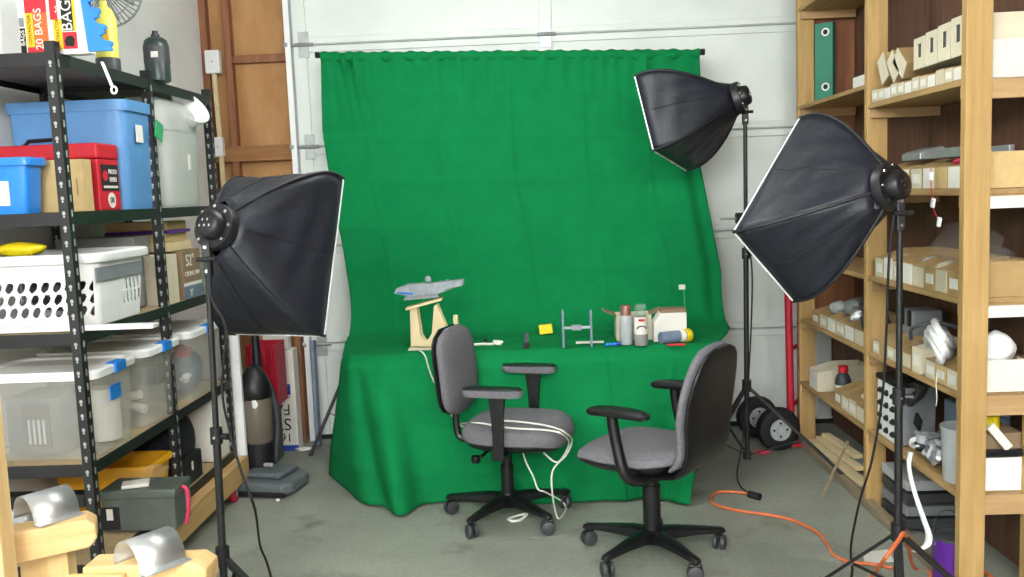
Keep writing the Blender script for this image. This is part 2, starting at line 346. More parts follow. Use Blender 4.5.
# --- second shelf
ys = [3.24, 3.345, 3.45, 3.56, 3.68, 3.80, 3.93]
for i, y in enumerate(ys):
    parts_bin(y, 1.45, .105, .085, .115, f'{ORD[i]} tan parts bin from the near post on the second highest rack shelf', ['paper', 'card', 'paper', 'cardwhite', 'paper', 'paper', 'cardwhite'][i], group='bins on the second highest rack shelf')
t = tag(MB().prism([(0, 0), (.19, 0), (.19, .035), (.17, .035), (.17, .006), (.02, .006), (.02, .035), (0, .035)], 0, .20, 'Y').obj('steel_channel', 'galv', bevel=.002), 'long silver steel channel lying over the bins under the top shelf', 'channel'); t.location = (RX+.06, 3.30, 1.568)
t = tag(MB().prism([(0, 0), (.12, 0), (.12, .03), (.09, .05), (.02, .035), (0, .025)], 0, .18, 'Y').obj('metal_cover', 'galv', bevel=.003), 'bent grey metal cover lying on bins beside the softbox ring', 'metal cover'); t.location = (RX+.05, 3.62, 1.568)
p0 = PX(931, 168, RX-.01); t = thing('connector_wire', 'red wire with two white connectors dangling from the second highest shelf', 'wire', p0)
q = [PX(931, 180, RX-.01), PX(932, 196, RX-.012), PX(934, 210, RX-.01), PX(940, 223, RX-.012)]
MB().tube([Vector(x)-p0 for x in smooth_path([p0]+q)], .0016, 6).obj('wire', 'redink', t)
for (a, b_) in ((933, 203), (939, 222)):
    c = PX(a, b_, RX-.014)-p0; MB().box(c, (.012, .016, .034), Matrix.Rotation(R(20), 3, 'X')).obj('connector', 'white', t, bevel=.002)
MB().box(PX(931, 176, RX-.014)-p0, (.012, .016, .03)).obj('connector', 'white', t, bevel=.002)
# --- near end frames: bins seen through the end of the rack
def end_bin(z, h, m, label, y=3.17, cat='bin', h0=0, dep=.05):
    t = thing('end_bin', label, cat, (RX+.165, y, z), 0, 'bins at the near end of the rack')
    b = MB(); b.bb((-.07, 0, h0), (.07, .003, h)); b.bb((-.07, .003, h0), (-.067, dep, h)); b.bb((.067, .003, h0), (.07, dep, h)); b.bb((-.067, .003, h0), (.067, dep, h0+.003)); b.obj('shell', m, t)
    return t
end_bin(1.452, .125, 'card', 'plain tan bin end behind the near post on the second highest shelf')
end_bin(1.072, .125, 'cardbin', 'brown bin end behind the near post on the middle rack shelf')
end_bin(.733, .115, 'paper', 'white bin end holding wadded cloth behind the near post')
for (z, lb) in ((1.45, 'white edge strip under the second highest rack shelf'), (1.07, 'white edge strip under the middle rack shelf')):
    t = tag(MB().bb((RX+.09, 3.15, z-.068), (RX+.231, 3.16, z-.026)).obj('edge_strip', 'paper', bevel=.001), lb, 'strip', 'white strips on the rack end')
# --- middle shelf
ms = [('cardbin', .1), ('cardwhite', .1), ('cardbin', .1), ('cardwhite', .095), ('paper', .1), ('cardwhite', .1), ('paper', .11), ('cardwhite', .1)]
for i, (m, hf) in enumerate(ms):
    parts_bin(3.235+i*.1, 1.07, .099, hf*.9, .125, f'{ORD[i]} parts bin from the near post on the middle rack shelf', m, group='bins on the middle rack shelf')
# clear bag standing on the middle shelf
def lumpy(name, m, c, r, label, cat, seed=1, amp=.25, nu=20, nv=12, freq=3, parent=None, sq=1.0, solid=0):
    rnd = random.Random(seed); ph = [rnd.uniform(0, 6.28) for _ in range(8)]; rs = []
    for j in range(nv+1):
        th = PI*j/nv; ring = []
        for i in range(nu):
            a = 2*PI*i/nu
            k = 1+amp*(math.sin(freq*a+ph[0]+2*th)*.5+math.sin((freq+2)*a+ph[1]-3*th)*.3+math.sin(5*th+ph[2]+a)*.3)
            st = math.sin(th)**sq
            ring.append((r[0]*k*st*math.cos(a), r[1]*k*st*math.sin(a), r[2]*math.cos(th)*(1+.3*amp*math.sin(2*a+ph[3]))))
        rs.append(ring)
    o = MB().rings(rs).obj(name, m, parent, smooth=True); o.location = c
    if label: tag(o, label, cat)
    return o
lumpy('plastic_bag', 'clearbag', (RX+.13, 3.40, 1.245), (.10, .12, .075), 'crumpled clear plastic bag on top of the middle shelf bins', 'bag', 3, .3, 26, 16, sq=.6)
lumpy('plastic_bag', 'clearbag', (RX+.165, 3.25, 1.215), (.06, .05, .03), 'small wisp of clear plastic at the near end of the middle shelf', 'bag', 5, .4)
# --- second lowest shelf (.73)
for i in range(5):
    parts_bin(3.64+i*.082, .73, .08, .062, .095, f'{ORD[i]} low bin from the white cables on the second lowest shelf', ['cardwhite', 'paper', 'cardwhite', 'cardbin', 'cardwhite'][i], group='low bins on the second lowest shelf')
parts_bin(3.545, .73, .085, .10, .13, 'tall cream parts bin beside the white cable bundle', 'offwhite', side='offwhite', group='cream bins by the cable bundle')
for i in range(3): parts_bin(3.24+i*.09, .73, .088, .075, .11, f'{ORD[i]} tan bin from the near post under the white cable bundle', ['offwhite', 'card', 'cardwhite'][i], group='tan bins under the cable bundle')
c = Vector((RX+.05, 3.43, .872)); t = thing('cable_bundle', 'thick coiled bundle of white ribbon cable spilling over the bins', 'cable', c)
for k in range(7):
    pts = []
    for i in range(28):
        a = 2*PI*i/28; rr = .085+.012*math.sin(k*2.1)
        pts.append((.045*math.cos(a+.8)*(1+.1*k)-.02+.006*k, rr*1.7*math.cos(a+.3)*.9, .052*math.sin(a)+.010*(k-3)*math.cos(k)))
    MB().tube(pts, .015, 8, closed=True).obj('cable_loop', 'white', t, smooth=True)
MB().tube(smooth_path([(-.07, .09, .0), (-.08, .05, .05), (-.02, 0, .075), (.05, -.05, .06)]), .008, 8).obj('dark_cable', 'darkgrey', t, smooth=True)
lumpy('cloth_wad', 'white', (RX+.165, 3.24, .875), (.07, .055, .065), 'wadded white cloth heaped in the white bin at the rack end', 'cloth', 9, .18)
t = thing('hanging_thread', 'thin white string hanging from the second lowest shelf', 'string', PX(937, 372, RX-.012)); b0 = Vector(t.location)
MB().tube([Vector(PX(a, b, RX-.015))-b0 for a, b in ((937, 372), (936, 385), (937, 398), (936, 406))], .0018, 6).obj('strand', 'whitecord', t)
# grey adaptor box behind
t = thing('grey_case', 'grey case with black clips behind the front stand on the second lowest shelf', 'case', (RX+.19, 3.93, .73))
MB().bb((-.06, -.06, 0), (.07, .06, .2)).obj('body', 'midgrey', t, bevel=.008)
for s in (-.035, .035): MB().bb((-.072, s-.012, .13), (-.06, s+.012, .2)).obj('clip', 'plasticblack', t, bevel=.003)
# --- lowest shelf (.37)
c = Vector((RX+.02, 3.86, .372)); t = thing('switch_box', 'white box covered with rows of black knobs on the lowest rack shelf', 'box', c)
MB().bb((.004, -.11, 0), (.16, .11, .25)).obj('body', 'midgrey', t, bevel=.005); MB().bb((0, -.108, .004), (.004, .108, .248)).obj('front_panel', 'white', t)
MB().bb((-.008, -.115, .25), (.17, .115, .275)).obj('lid', 'plasticblack', t, bevel=.006)
for r_ in range(4):
    for k in range(3):
        kb = MB().lathe([(.014, 0), (.014, -.007), (.009, -.01), (.009, -.015), (.001, -.015)], 12, (0, -.07+k*.07, .04+r_*.055), 'X').obj('knob', 'plasticblack', t, smooth=True)
t = thing('black_cable_coil', 'coil of black cable hanging under the second lowest shelf', 'cable', (RX+.04, 3.66, .615))
for k in range(6):
    MB().tube([(.03*math.cos(2*PI*i/20)+.01*k, .12*math.cos(2*PI*i/20+.4)*(1-.05*k), .045*math.sin(2*PI*i/20)+.006*k) for i in range(20)], .008, 6, closed=True).obj('cable_loop', 'rubber', t, smooth=True)
MB().bar((.03, 0, .03), (.03, 0, .095), .01, .01).obj('hook', 'galv', t)
tag(MB().bb((RX+.17, 3.36, .372), (RX+.29, 3.66, .60)).obj('blue_grey_case', 'bluegray', bevel=.01), 'plain blue-grey case at the back of the lowest rack shelf', 'case')
t = tag(MB().box((0, 0, 0), (.012, .055, .055), Matrix.Rotation(R(25), 3, 'X')).obj('black_tag', 'plasticblack', bevel=.003), 'small black square device sticking up from the loose wires', 'device'); t.location = PX(918, 422, RX+.05)
t = thing('wire_tangle', 'tangle of grey and white wires on the lowest shelf beside the bucket', 'wires', (RX+.07, 3.52, .38)); rnd = random.Random(4)
for k in range(9):
    pts = [(rnd.uniform(-.05, .09), rnd.uniform(-.13, .14), rnd.uniform(.01, .11)) for _ in range(6)]
    MB().tube(smooth_path(pts, 6), rnd.uniform(.006, .012), 6).obj('wire', rnd.choice(['ltgrey', 'white', 'midgrey', 'rubber', 'ltgrey']), t, smooth=True)
MB().lathe([(.045, 0), (.045, .03), (.025, .03), (.025, 0)], 16, (-.01, .02, .07)).obj('tape_roll', 'ltgrey', t)
t = thing('grey_bucket', 'pale grey round tub standing behind the near post on the lowest shelf', 'bucket', (RX+.085, 3.30, .372))
MB().lathe([(.07, 0), (.078, .19), (.082, .195), (.082, .205), (.076, .205), (.072, .19), (.064, .006), (.0, .006)], 24).obj('body', 'ltgrey', t, smooth=True)
q = [PX(911, 452, RX-.005), PX(909, 466, RX-.03), PX(914, 490, RX-.04), PX(924, 520, RX-.05), PX(929, 535, RX-.06), PX(926, 546, RX-.09), PX(913, 552, RX-.12)]
t = thing('white_strap', 'flat white strap trailing from the lowest shelf down to the floor', 'strap', q[0]); P = []
for i, p in enumerate(smooth_path(q, 5)):
    wv = Vector((.013, -.020+.010*math.sin(i*.25), .0)); P.append([p-q[0]-wv*.5, p-q[0]+wv*.5])
MB().grid(P).obj('strap', 'white', t, smooth=True, solid=.002)
# near end, lowest shelf: white crate with tray
t = thing('white_crate', 'white box under a tilted tray at the near end of the lowest shelf', 'box', (RX+.165, 3.175, .372))
b = MB(); b.bb((-.07, 0, 0), (.075, .004, .12)); b.bb((-.07, .004, 0), (-.066, .09, .12)); b.bb((.071, .004, 0), (.075, .09, .12)); b.bb((-.066, .004, 0), (.071, .09, .004)); b.obj('body', 'white', t)
MB().bb((-.075, -.012, .128), (.08, .012, .15)).obj('tray_rim', 'plasticblack', t, bevel=.003)
MB().bar((-.05, -.004, .24), (.02, .0, .155), .03, .012, (0, -1, 0)).obj('white_slat', 'paper', t)
MB().bb((-.06, .03, .12), (.075, .09, .2)).obj('tray', 'ltgrey', t, bevel=.004)
t = tag(MB().lathe([(.045, 0), (.045, .05), (.03, .06), (.02, .065), (.0, .065)], 18).obj('yellow_cap_jar', 'yellowcap', smooth=True), 'yellow lidded jar high at the near end of the lowest shelf', 'jar'); t.location = (RX+.155, 3.28, .575)
tag(MB().bb((RX+.10, 3.2, .372), (RX+.25, 3.36, .575)).obj('dark_carton', 'brown', bevel=.004), 'brown carton under the yellow jar at the near end of the lowest shelf', 'box')
# purple can, floor under the rack
c = PZ(957, 561, .0); c = Vector((RX+.035, 3.26, 0)); t = thing('paint_can', 'purple paint can on the floor behind the near rack post', 'can', c)
MB().lathe([(.07, 0), (.072, .004), (.072, .165), (.074, .168)], 26).obj('body', 'purple', t, smooth=True)
MB().lathe([(.074, .168), (.074, .179), (.06, .179), (.058, .171), (.0, .171)], 26).obj('lid', 'darkgrey', t, smooth=True)
MB().tube([(.072*math.cos(a), .072*math.sin(a)*.9-.004, .14+.11*abs(math.sin(a))) for a in [PI*i/14 for i in range(15)]], .0016, 6).obj('bail_handle', 'chrome', t)
tag(MB().bb((RX+.10, 3.24, .0), (RX+.24, 3.30, .22)).obj('white_panel', 'paper', bevel=.003), 'white panel on the floor behind the near post and paint can', 'panel') if False else None
# --- far bay
t = thing('green_channel', 'tall green metal channel with two ringed holes on the far top shelf', 'channel', PX(824, 101, RX+.12)); c = Vector(t.location); c.z = 1.916; t.location = c; t.rotation_euler = (0, 0, R(48))
hgt = .43
b = MB(); b.prism([(-.004, -.05), (.035, -.05), (.035, -.044), (.004, -.044), (.004, .044), (.035, .044), (.035, .05), (-.004, .05)], 0, hgt, 'Z'); b.obj('channel', 'teal', t, bevel=.002)
for (yy, zz) in ((-.012, .06+.03), (-.012, hgt-.05)):
    MB().lathe([(.022, 0), (.022, -.006), (.014, -.006), (.014, 0)], 16, (-.004, yy, zz), 'X').obj('ring', 'white', t, smooth=True); MB().lathe([(.014, 0), (.014, -.002), (.0, -.002)], 16, (-.004, yy, zz), 'X').obj('hole', 'ink', t)
tag(MB().bb((RX+.03, 4.12, 1.916), (RX+.2, 4.32, 1.97)).obj('small_white_carton', 'paper', bevel=.003), 'small white carton next to the green channel on the far top shelf', 'box')
for i in range(6):
    parts_bin(4.18+i*.13, .73, .125, .075, .11, f'{ORD[i]} parts bin from the middle post on the higher far bay shelf', ['cardwhite', 'paper', 'cardwhite', 'paper', 'cardwhite', 'cardbin'][i], group='bins on the far bay middle shelf')
rnd = random.Random(11)
for i, (y, mm, lb, rr) in enumerate(((4.22, 'darkgrey', 'dark cast part heaped in the far bay bins near the middle post', .05), (4.30, 'purple', 'purple wrapped part among the far bay bins', .03), (4.42, 'steel', 'shiny steel can part resting on the far bay bins', .04), (4.55, 'galv', 'grey crumpled part resting on the far bay bins', .05), (4.7, 'ltgrey', 'pale grey part sunk in the far bay bins', .04))):
    lumpy('loose_part', mm, (RX+.1+.03*(i % 2), y, .835+.02*(i % 2)), (rr*1.3, rr*1.5, rr), lb, 'part', 20+i, .3, 14, 8)
parts_bin(4.87, .37, .16, .11, .14, 'white bin at the far end of the low shelf beside the hand truck', 'paper', side='cardwhite', group='white bin far end')
for i in range(4): parts_bin(4.16+i*.105, .37, .103, .075+.01*(i % 2), .12, f'{ORD[i]} tan bin from the middle post on the low far shelf', ['offwhite', 'cardwhite', 'offwhite', 'cardbin'][i], group='tan bins on the low far shelf')
t = thing('dark_bottle', 'dark blue bottle with a red cap and white label on the low far shelf', 'bottle', (RX+.09, 4.63, .372))
MB().lathe([(.036, 0), (.04, .006), (.04, .1), (.03, .125), (.022, .13), (.022, .14)], 18).obj('body', 'navy' if False else 'darkgrey', t, smooth=True)
MB().lathe([(.024, .14), (.024, .172), (.0, .172)], 16).obj('cap', 'red', t, smooth=True); MB().lathe([(.0405, .02), (.0412, .02), (.0412, .075), (.0405, .075)], 18, cap=False).obj('paper_label', 'paper', t, smooth=True)
# lumber on the floor under the far bay
for i, (a, b_, w_, m, lb) in enumerate((((4.95, .06), (4.2, .055), .05, 'lumy', 'longest pale wood strip in the pile under the far shelf'), ((4.9, .09), (4.35, .085), .04, 'lumy', 'upper pale wood strip in the pile under the far shelf'), ((4.85, .12), (4.45, .115), .045, 'lumy', 'topmost short wood strip in the pile under the far shelf'), ((4.7, .03), (4.12, .025), .07, 'ltgrey', 'grey flat plank at the bottom of the wood pile'), ((4.5, .09), (4.12, .08), .06, 'midgrey', 'grey weathered plank behind the leaning stick'))):
    tag(MB().bar((RX+.03+.02*i, a[0], a[1]), (RX+.05+.028*i, b_[0], b_[1]), w_, .022).obj('wood_strip', 'tan' if m == 'lumy' else m, bevel=.002), lb, 'plank', 'planks under the far shelf')
tag(MB().bar(PZ(822, 497, .012), PX(848, 441, RX-.015), .009, .012).obj('thin_stick', 'plate', bevel=.002), 'thin grey stick leaning from the floor against the rack', 'stick')
for i in range(4):
    tag(MB().bb((RX+.05, 3.72, .02+i*.055), (RX+.26, 4.0, .062+i*.055)).obj('flat_carton', ['darkgrey', 'midgrey', 'darkgrey', 'ltgrey'][i], bevel=.003), f'{["lowest", "second lowest", "second highest", "topmost"][i]} of the flat grey cartons stacked under the rack', 'box', 'flat cartons under the rack')
# ================================================================== METAL SHELVING (left)
LX = -1.60; LY = [3.06, 3.80, 4.50]; LXB = XL+.03
LS = [.23, .60, 1.07, 1.49, 2.03]
O = Vector((LX, 3.06, .19))
sh = thing('metal_shelving', 'black slotted steel shelving loaded with tubs along the left wall', 'shelf', O)
def sl(x, y, z): return (x-O.x, y-O.y, z-O.z)
post_meshes = {}
def angle_post(x, y, sx, sy, z0=.19, z1=2.07):
    k = MB(); w_, t_ = .036, .003
    k.bb(sl(x, y, z0), sl(x-sx*w_, y+sy*t_, z1)); k.bb(sl(x, y, z0), sl(x-sx*t_, y+sy*w_, z1))
    p = k.obj('post', 'blackmetal', sh, bevel=.001)
    zz = z0+.03; i = 0; s_ = MB(); d_ = MB()
    while zz < z1-.03:
        if sy > 0:                                          # keyhole slots on the face that looks down the aisle
            for dz, r_ in ((0, .0062), (.011, .0038)):
                cx, cy, cz = sl(x-sx*w_*.52, y-.0006, zz-dz); n_ = 8
                s_.add([(cx+r_*math.cos(2*PI*q_/n_), cy, cz+r_*1.15*math.sin(2*PI*q_/n_)) for q_ in range(n_)], [tuple(range(n_))])
        cx, cy, cz = sl(x+sx*.0006, y+sy*w_*.52, zz)
        s_.add([(cx, cy-.005, cz-.012), (cx, cy+.005, cz-.012), (cx, cy+.005, cz+.012), (cx, cy-.005, cz+.012)], [(0, 1, 2, 3)])
        zz += .0508
    q_ = s_.obj('keyhole_slots', 'gap', p); q_['kind'] = 'stuff'
for y in LY:
    far = y == LY[-1]
    angle_post(LX, y, 1, 1); angle_post(LXB, y, -1, 1)
for i, z in enumerate(LS):
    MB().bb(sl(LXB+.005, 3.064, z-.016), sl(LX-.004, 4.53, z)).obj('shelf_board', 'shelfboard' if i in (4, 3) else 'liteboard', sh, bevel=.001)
    for x in (LX-.004, LXB+.004):
        for (a, b) in ((3.064, 3.80), (3.80, 4.53)):
            MB().bb(sl(x-.003, a, z-.040), sl(x+.003, b, z+.004)).obj('beam', 'blackmetal', sh, bevel=.001)
    for y in (3.061, 4.533): MB().bb(sl(LXB, y, z-.042), sl(LX, y+.004, z+.004)).obj('end_beam', 'blackmetal', sh, bevel=.001)
    MB().bb(sl(LXB+.01, 3.79, z-.04), sl(LX-.01, 3.80, z-.017)).obj('cross_bar', 'blackmetal', sh)
# dolly below it
dl = thing('wooden_dolly', 'raw pine timber dolly on red casters under the black shelving', 'dolly', (LX, 3.1, 0))
for x in (.035, LXB-LX+.03):
    MB().bb((x-.045, -.08, .075), (x+.015, 1.46, .188)).obj('rail', 'lumy', dl, bevel=.004)
for y in (.0, .75, 1.40): MB().bb((LXB-LX+.09, y-.02, .075), (-.02, y+.06, .187)).obj('cross_member', 'lumx', dl, bevel=.003)
for (x, y) in ((.022, 1.28), (.022, .05), (LXB-LX+.03, 1.28), (LXB-LX+.03, .05)):
    cs = MB().lathe([(.006, -.014), (.034, -.014), (.036, -.01), (.036, .01), (.034, .014), (.006, .014)], 20, (x, y, .036), 'X').obj('caster', 'reddk', dl, smooth=True)
    MB().bb((x-.02, y-.012, .03), (x-.016, y+.012, .075)).bb((x+.016, y-.012, .03), (x+.02, y+.012, .075)).bb((x-.025, y-.03, .072), (x+.025, y+.03, .0755)).obj('caster_fork', 'galv', cs)
# --- top shelf
zt = 2.034
def XY(px, Y, py=192): return PY(px, py, Y).x
def bagbox(x0, x1, y, h, label, kind):
    w_ = x1-x0; t = thing('bag_carton', label, 'box', (x0+w_/2, y, zt), 0, 'contractor bag cartons')
    MB().bb((-w_/2, 0, 0), (w_/2, .045, h)).obj('carton', 'paper', t, bevel=.002)
    if kind == 0:                                           # narrow carton: white strip, yellow band, red band
        MB().bb((-w_/2+.026, -.001, .03), (-w_/2+.052, 0, .145)).obj('yellow_band', 'yellowink', t)
        MB().bb((-w_/2+.052, -.001, .03), (w_/2-.006, 0, .145)).obj('dark_band', 'orangeink', t)
        MB().bb((-w_/2+.026, -.001, .145), (w_/2-.006, 0, .30)).obj('red_band', 'redink', t); MB().bb((-w_/2+.026, -.0011, .004), (w_/2-.006, 0, .03)).obj('red_band', 'redink', t)
        MB().bb((-w_/2+.003, -.001, .004), (-w_/2+.022, 0, .03)).obj('dark_mark', 'ink', t); MB().bb((-w_/2+.003, -.001, .10), (-w_/2+.02, 0, .13)).obj('grey_mark', 'midgrey', t)
        MB().bb((-w_/2+.003, -.001, .03), (-w_/2+.022, 0, .095)).obj('dark_mark', 'ink', t)
        text('BAGS', .022, 'paper', t, (-w_/2+.0125, -.002, .062), (PI/2, -PI/2, 0)); text('CONTRACTOR', .0145, 'ink', t, (-w_/2+.039, -.002, .088), (PI/2, -PI/2, 0))
        text('20 BAGS', .038, 'paper', t, (-w_/2+.071, -.002, .090), (PI/2, -PI/2, 0))
    else:
        x = -w_/2
        MB().bb((x+.012, -.001, .018), (x+.043, 0, .118)).obj('yellow_band', 'yellowink', t); MB().bb((x+.043, -.001, .018), (x+.092, 0, .075)).obj('red_band', 'redink', t)
        MB().bb((x+.043, -.001, .078), (x+.083, 0, .30)).obj('black_band', 'ink', t); MB().bb((x+.083, -.001, .078), (x+.092, 0, .30)).obj('yellow_band', 'yellowink', t); MB().bb((x+.004, -.001, .118), (x+.030, 0, .3)).obj('red_band', 'redink', t)
        MB().prism([(x+.052, .028), (x+.080, .026), (x+.084, .05), (x+.076, .062), (x+.056, .06), (x+.048, .045)], -.002, -.001, 'Y').obj('bag_picture', 'ink', t)
        text('CONTRACTOR', .0155, 'ink', t, (x+.027, -.002, .066), (PI/2, -PI/2, 0)); text('BAGS', .054, 'paper', t, (x+.063, -.002, .142), (PI/2, -PI/2, 0)); text('20', .026, 'paper', t, (x+.034, -.002, .152), (PI/2, -PI/2, 0))
    return t
bagbox(XY(18, 3.13, 30), XY(49, 3.13, 30), 3.135, .33, 'narrow carton of contractor bags, left of the wider one', 0)
bagbox(XY(50, 3.13, 30), XY(88, 3.13, 30), 3.13, .33, 'wide white carton of contractor bags behind the shelf corner post', 1)
t = tag(MB().lathe([(.055, 0), (.058, .005), (.058, .3), (.05, .32), (.0, .32)], 24).obj('white_canister', 'white', smooth=True), 'plain white canister left of the contractor bag cartons', 'canister'); t.location = (XY(0, 3.2), 3.2, zt)
# blue foam puzzle mat on edge
x0 = XY(84, 3.32); y0 = 3.33; poly = [(x0-.15, zt)]; zz = zt
x1 = XY(114, 3.20, 60); x0 = XY(84, 3.2, 60)
x0 = XY(89, 3.1, 60); x1 = XY(113, 3.1, 60); poly = [(x0, zt+.002), (x1, zt+.002)]
for k in range(7):
    b_ = zt+.01+k*.055; poly += [(x1, b_+.008), (x1+.008, b_+.010), (x1+.010, b_+.022), (x1-.002, b_+.026), (x1-.020, b_+.030), (x1-.022, b_+.044), (x1-.004, b_+.050)]
poly += [(x1, zt+.40), (x0-.02, zt+.40)]
P2 = [(a, b_) for a, b_ in poly]
sk = MB(); sk.prism([(a-(b_-zt)*(.30 if a > x0+.03 else .02), b_) for a, b_ in P2], 3.10, 3.112, 'Y'); tag(sk.obj('foam_mat', 'brightblue'), 'bright blue interlocking foam mat standing beside the bag cartons', 'mat', 'foam mats')
a = PY(102, 62, 3.09); t = thing('cable_tie_tag', 'white looped plastic tie hanging in front of the blue foam mat', 'tie', a)
MB().bar((0, 0, 0), PY(112, 86, 3.04)-a, .010, .003).obj('tail', 'white', t); c = PY(114, 90, 3.035)-a
MB().tube([c+Vector((.009*math.cos(2*PI*i/14), 0, .012*math.sin(2*PI*i/14))) for i in range(14)], .0035, 6, closed=True).obj('loop', 'white', t)
# yellow bottle on dark base
t = thing('yellow_bottle', 'pale yellow cylinder bottle with a dark base on the top shelf', 'bottle', (XY(118, 3.55), 3.56, zt))
MB().lathe([(.046, 0), (.046, .045), (.044, .05)], 22).obj('base', 'darkgrey', t, smooth=True); MB().lathe([(.043, .05), (.043, .2), (.03, .235), (.014, .25), (.014, .27), (.0, .27)], 22).obj('body', 'lemon', t, smooth=True)
MB().bb((-.02, -.0448, .09), (.03, -.043, .16)).obj('paper_label', 'yellowink', t)
# desk fan
fc = Vector((XY(118, 3.85), 3.86, 2.42)); t = thing('desk_fan', 'round wire-caged fan at the top edge of the shelving', 'fan', fc); fa = Matrix.Rotation(R(25), 3, 'Z') @ Matrix.Rotation(R(12), 3, 'X')
def fl(v): return fa @ Vector(v)
RF = .155
for (rr, yy) in ((RF, 0), (RF*.72, -.035), (RF*.45, -.05), (.04, -.055)):
    MB().tube([fl((rr*math.cos(2*PI*i/36), yy, rr*math.sin(2*PI*i/36))) for i in range(36)], .0028 if rr < RF else .005, 5, closed=True).obj('cage_ring', 'galv', t)
for k in range(44):
    a = 2*PI*k/44; ca, sa = math.cos(a), math.sin(a)
    MB().tube([fl((r_*ca, y_, r_*sa)) for r_, y_ in ((.035, -.055), (RF*.45, -.05), (RF*.72, -.035), (RF, 0), (RF*.8, .05), (.04, .065))], .0018, 4).obj('cage_wire', 'darkgrey', t)
for k in range(4):
    a = 2*PI*k/4; P = [[fl((r_*math.cos(a+d_*.5), .01+.012*d_, r_*math.sin(a+d_*.5))) for d_ in (-1, -.3, .4, 1)] for r_ in (.03, .07, .11, .135)]
    MB().grid(P).obj('blade', 'ltgrey', t, smooth=True, solid=.002)
MB().tube([fl((0, -.05, 0)), fl((0, .11, 0))], .04, 16).obj('motor', 'darkgrey', t); MB().tube([fl((0, .09, -.03)), (0.0, .08, -.2), (0, .06, zt-fc.z+.02)], .014, 8).obj('neck', 'darkgrey', t)
MB().lathe([(.09, 0), (.085, .012), (.02, .02), (.0, .02)], 24, (0, .06, zt-fc.z)).obj('base', 'darkgrey', t, smooth=True)
# propane cylinder
t = thing('propane_cylinder', 'small dark green gas cylinder standing at the edge of the top shelf', 'gas cylinder', (XY(157, 3.92, 60)-.004, 3.93, zt))
MB().lathe([(.045, 0), (.053, .006), (.053, .155), (.046, .178), (.03, .19), (.018, .193)], 26).obj('body', 'propane', t, smooth=True); MB().lathe([(.018, .193), (.018, .203), (.012, .203), (.012, .218), (.0, .218)], 16).obj('valve', 'plasticblack', t, smooth=True)
MB().lathe([(.0532, .08), (.0538, .08), (.0538, .15), (.0532, .15)], 26, cap=False).obj('printed_band', 'darkgrey', t, smooth=True); MB().box((.012, -.0525, .112), (.03, .003, .025)).obj('paper_label', 'paper', t)
# --- tub shelf
zt = 1.494
def tub(name, label, x0, x1, y0, y1, z, h, m, lidm=None, taper=.93, rim=.012, cat='tub', group=None, lidh=.03, cl=None):
    cx, cy = (x0+x1)/2, (y0+y1)/2; lx, ly = x1-x0, y1-y0; t = thing(name, label, cat, (cx, cy, z), 0, group)
    pr = [(0, taper), (.02, taper+.01), (.9, .985), (.9, 1.0+rim), (1, 1.0+rim), (1, .97), (.03, taper-.02)]
    b = MB().pad((0, 0, 0), lx-.02, ly-.02, h, pr, 9, 48); b.obj('body', m, t, smooth=True)
    if lidm:
        l = MB().pad((0, 0, h-.012), lx, ly, lidh, [(0, 1.01), (.65, 1.02), (.8, 1.0), (.8, .9), (.55, .86)], 9, 48).obj('lid', lidm, t, smooth=True)
        return t, l
    return t
t, l = tub('blue_lidded_tub', 'small bright blue lidded tub at the near end of the tub shelf', XY(-60, 3.16), XY(36, 3.14), 3.10, 3.235, zt, .18, 'brightblue', 'brightblue', taper=.9, rim=0, cat='tub', lidh=.035)
MB().bb((-.02, -.057, .03), (.105, -.0545, .115)).obj('paper_label', 'paper', t) if False else MB().bb((.02, -.058, .03), (.10, -.055, .115)).obj('paper_label', 'paper', t)
x1 = XY(84, 3.26); t = thing('cardboard_box', 'plain tan cardboard box between the small blue tub and red box', 'box', (x1-.1, 3.26, zt))
MB().bb((-.1, 0, 0), (.1, .07, .19)).obj('body', 'card', t, bevel=.002); MB().bb((.075, -.001, .06), (.079, 0, .12)).obj('slot', 'brown', t)
x1 = XY(100, 3.38); t = thing('red_case', 'red case with a black and white printed label on its aisle side', 'case', (x1-.2, 3.38, zt))
MB().bb((-.22, 0, 0), (.2, .17, .195)).obj('body', 'red', t, bevel=.006); MB().bb((-.222, -.003, .197), (.202, .173, .255)).obj('lid', 'red', t, bevel=.008)
MB().tube([(-.12, .08, .255), (-.1, .08, .275), (.0, .08, .278), (.02, .08, .255)], .008, 8).obj('handle', 'plasticblack', t)
lb = MB().bb((.2005, .02, .075), (.2025, .155, .175)).obj('printed_label', 'ink', t)
text('PROUD', .026, 'paper', t, (.204, .108, .147), (PI/2, 0, PI/2), xs=.8); text('MEMBER', .026, 'paper', t, (.204, .108, .117), (PI/2, 0, PI/2), xs=.62)
MB().lathe([(.001, .2025), (.02, .2025), (.02, .204), (.001, .204)], 20, (0, .047, .132), 'X').obj('red_emblem', 'redink', t); MB().bb((.2025, .03, .085), (.2035, .145, .094)).obj('small_print', 'paper', t)
MB().lathe([(.001, .2005), (.03, .2005), (.03, .2025), (.001, .2025)], 24, (0, .09, .038), 'X').obj('round_sticker', 'paper', t); text('08', .034, 'darkgrey', t, (.203, .09, .038), (PI/2, 0, PI/2))
# big blue tub
x1 = LX-.01; t = tub('blue_storage_tub', 'large light blue open storage tub behind the red case', -2.10, x1+.01, 3.555, 3.87, zt, .435, 'blue', taper=.93, rim=.03)
MB().bb((.20, .03, .25), (.222, .09, .33)).obj('paper_label', 'paper', t) if False else MB().bb((.243, -.06, .27), (.246, .0, .34)).obj('paper_label', 'paper', t)
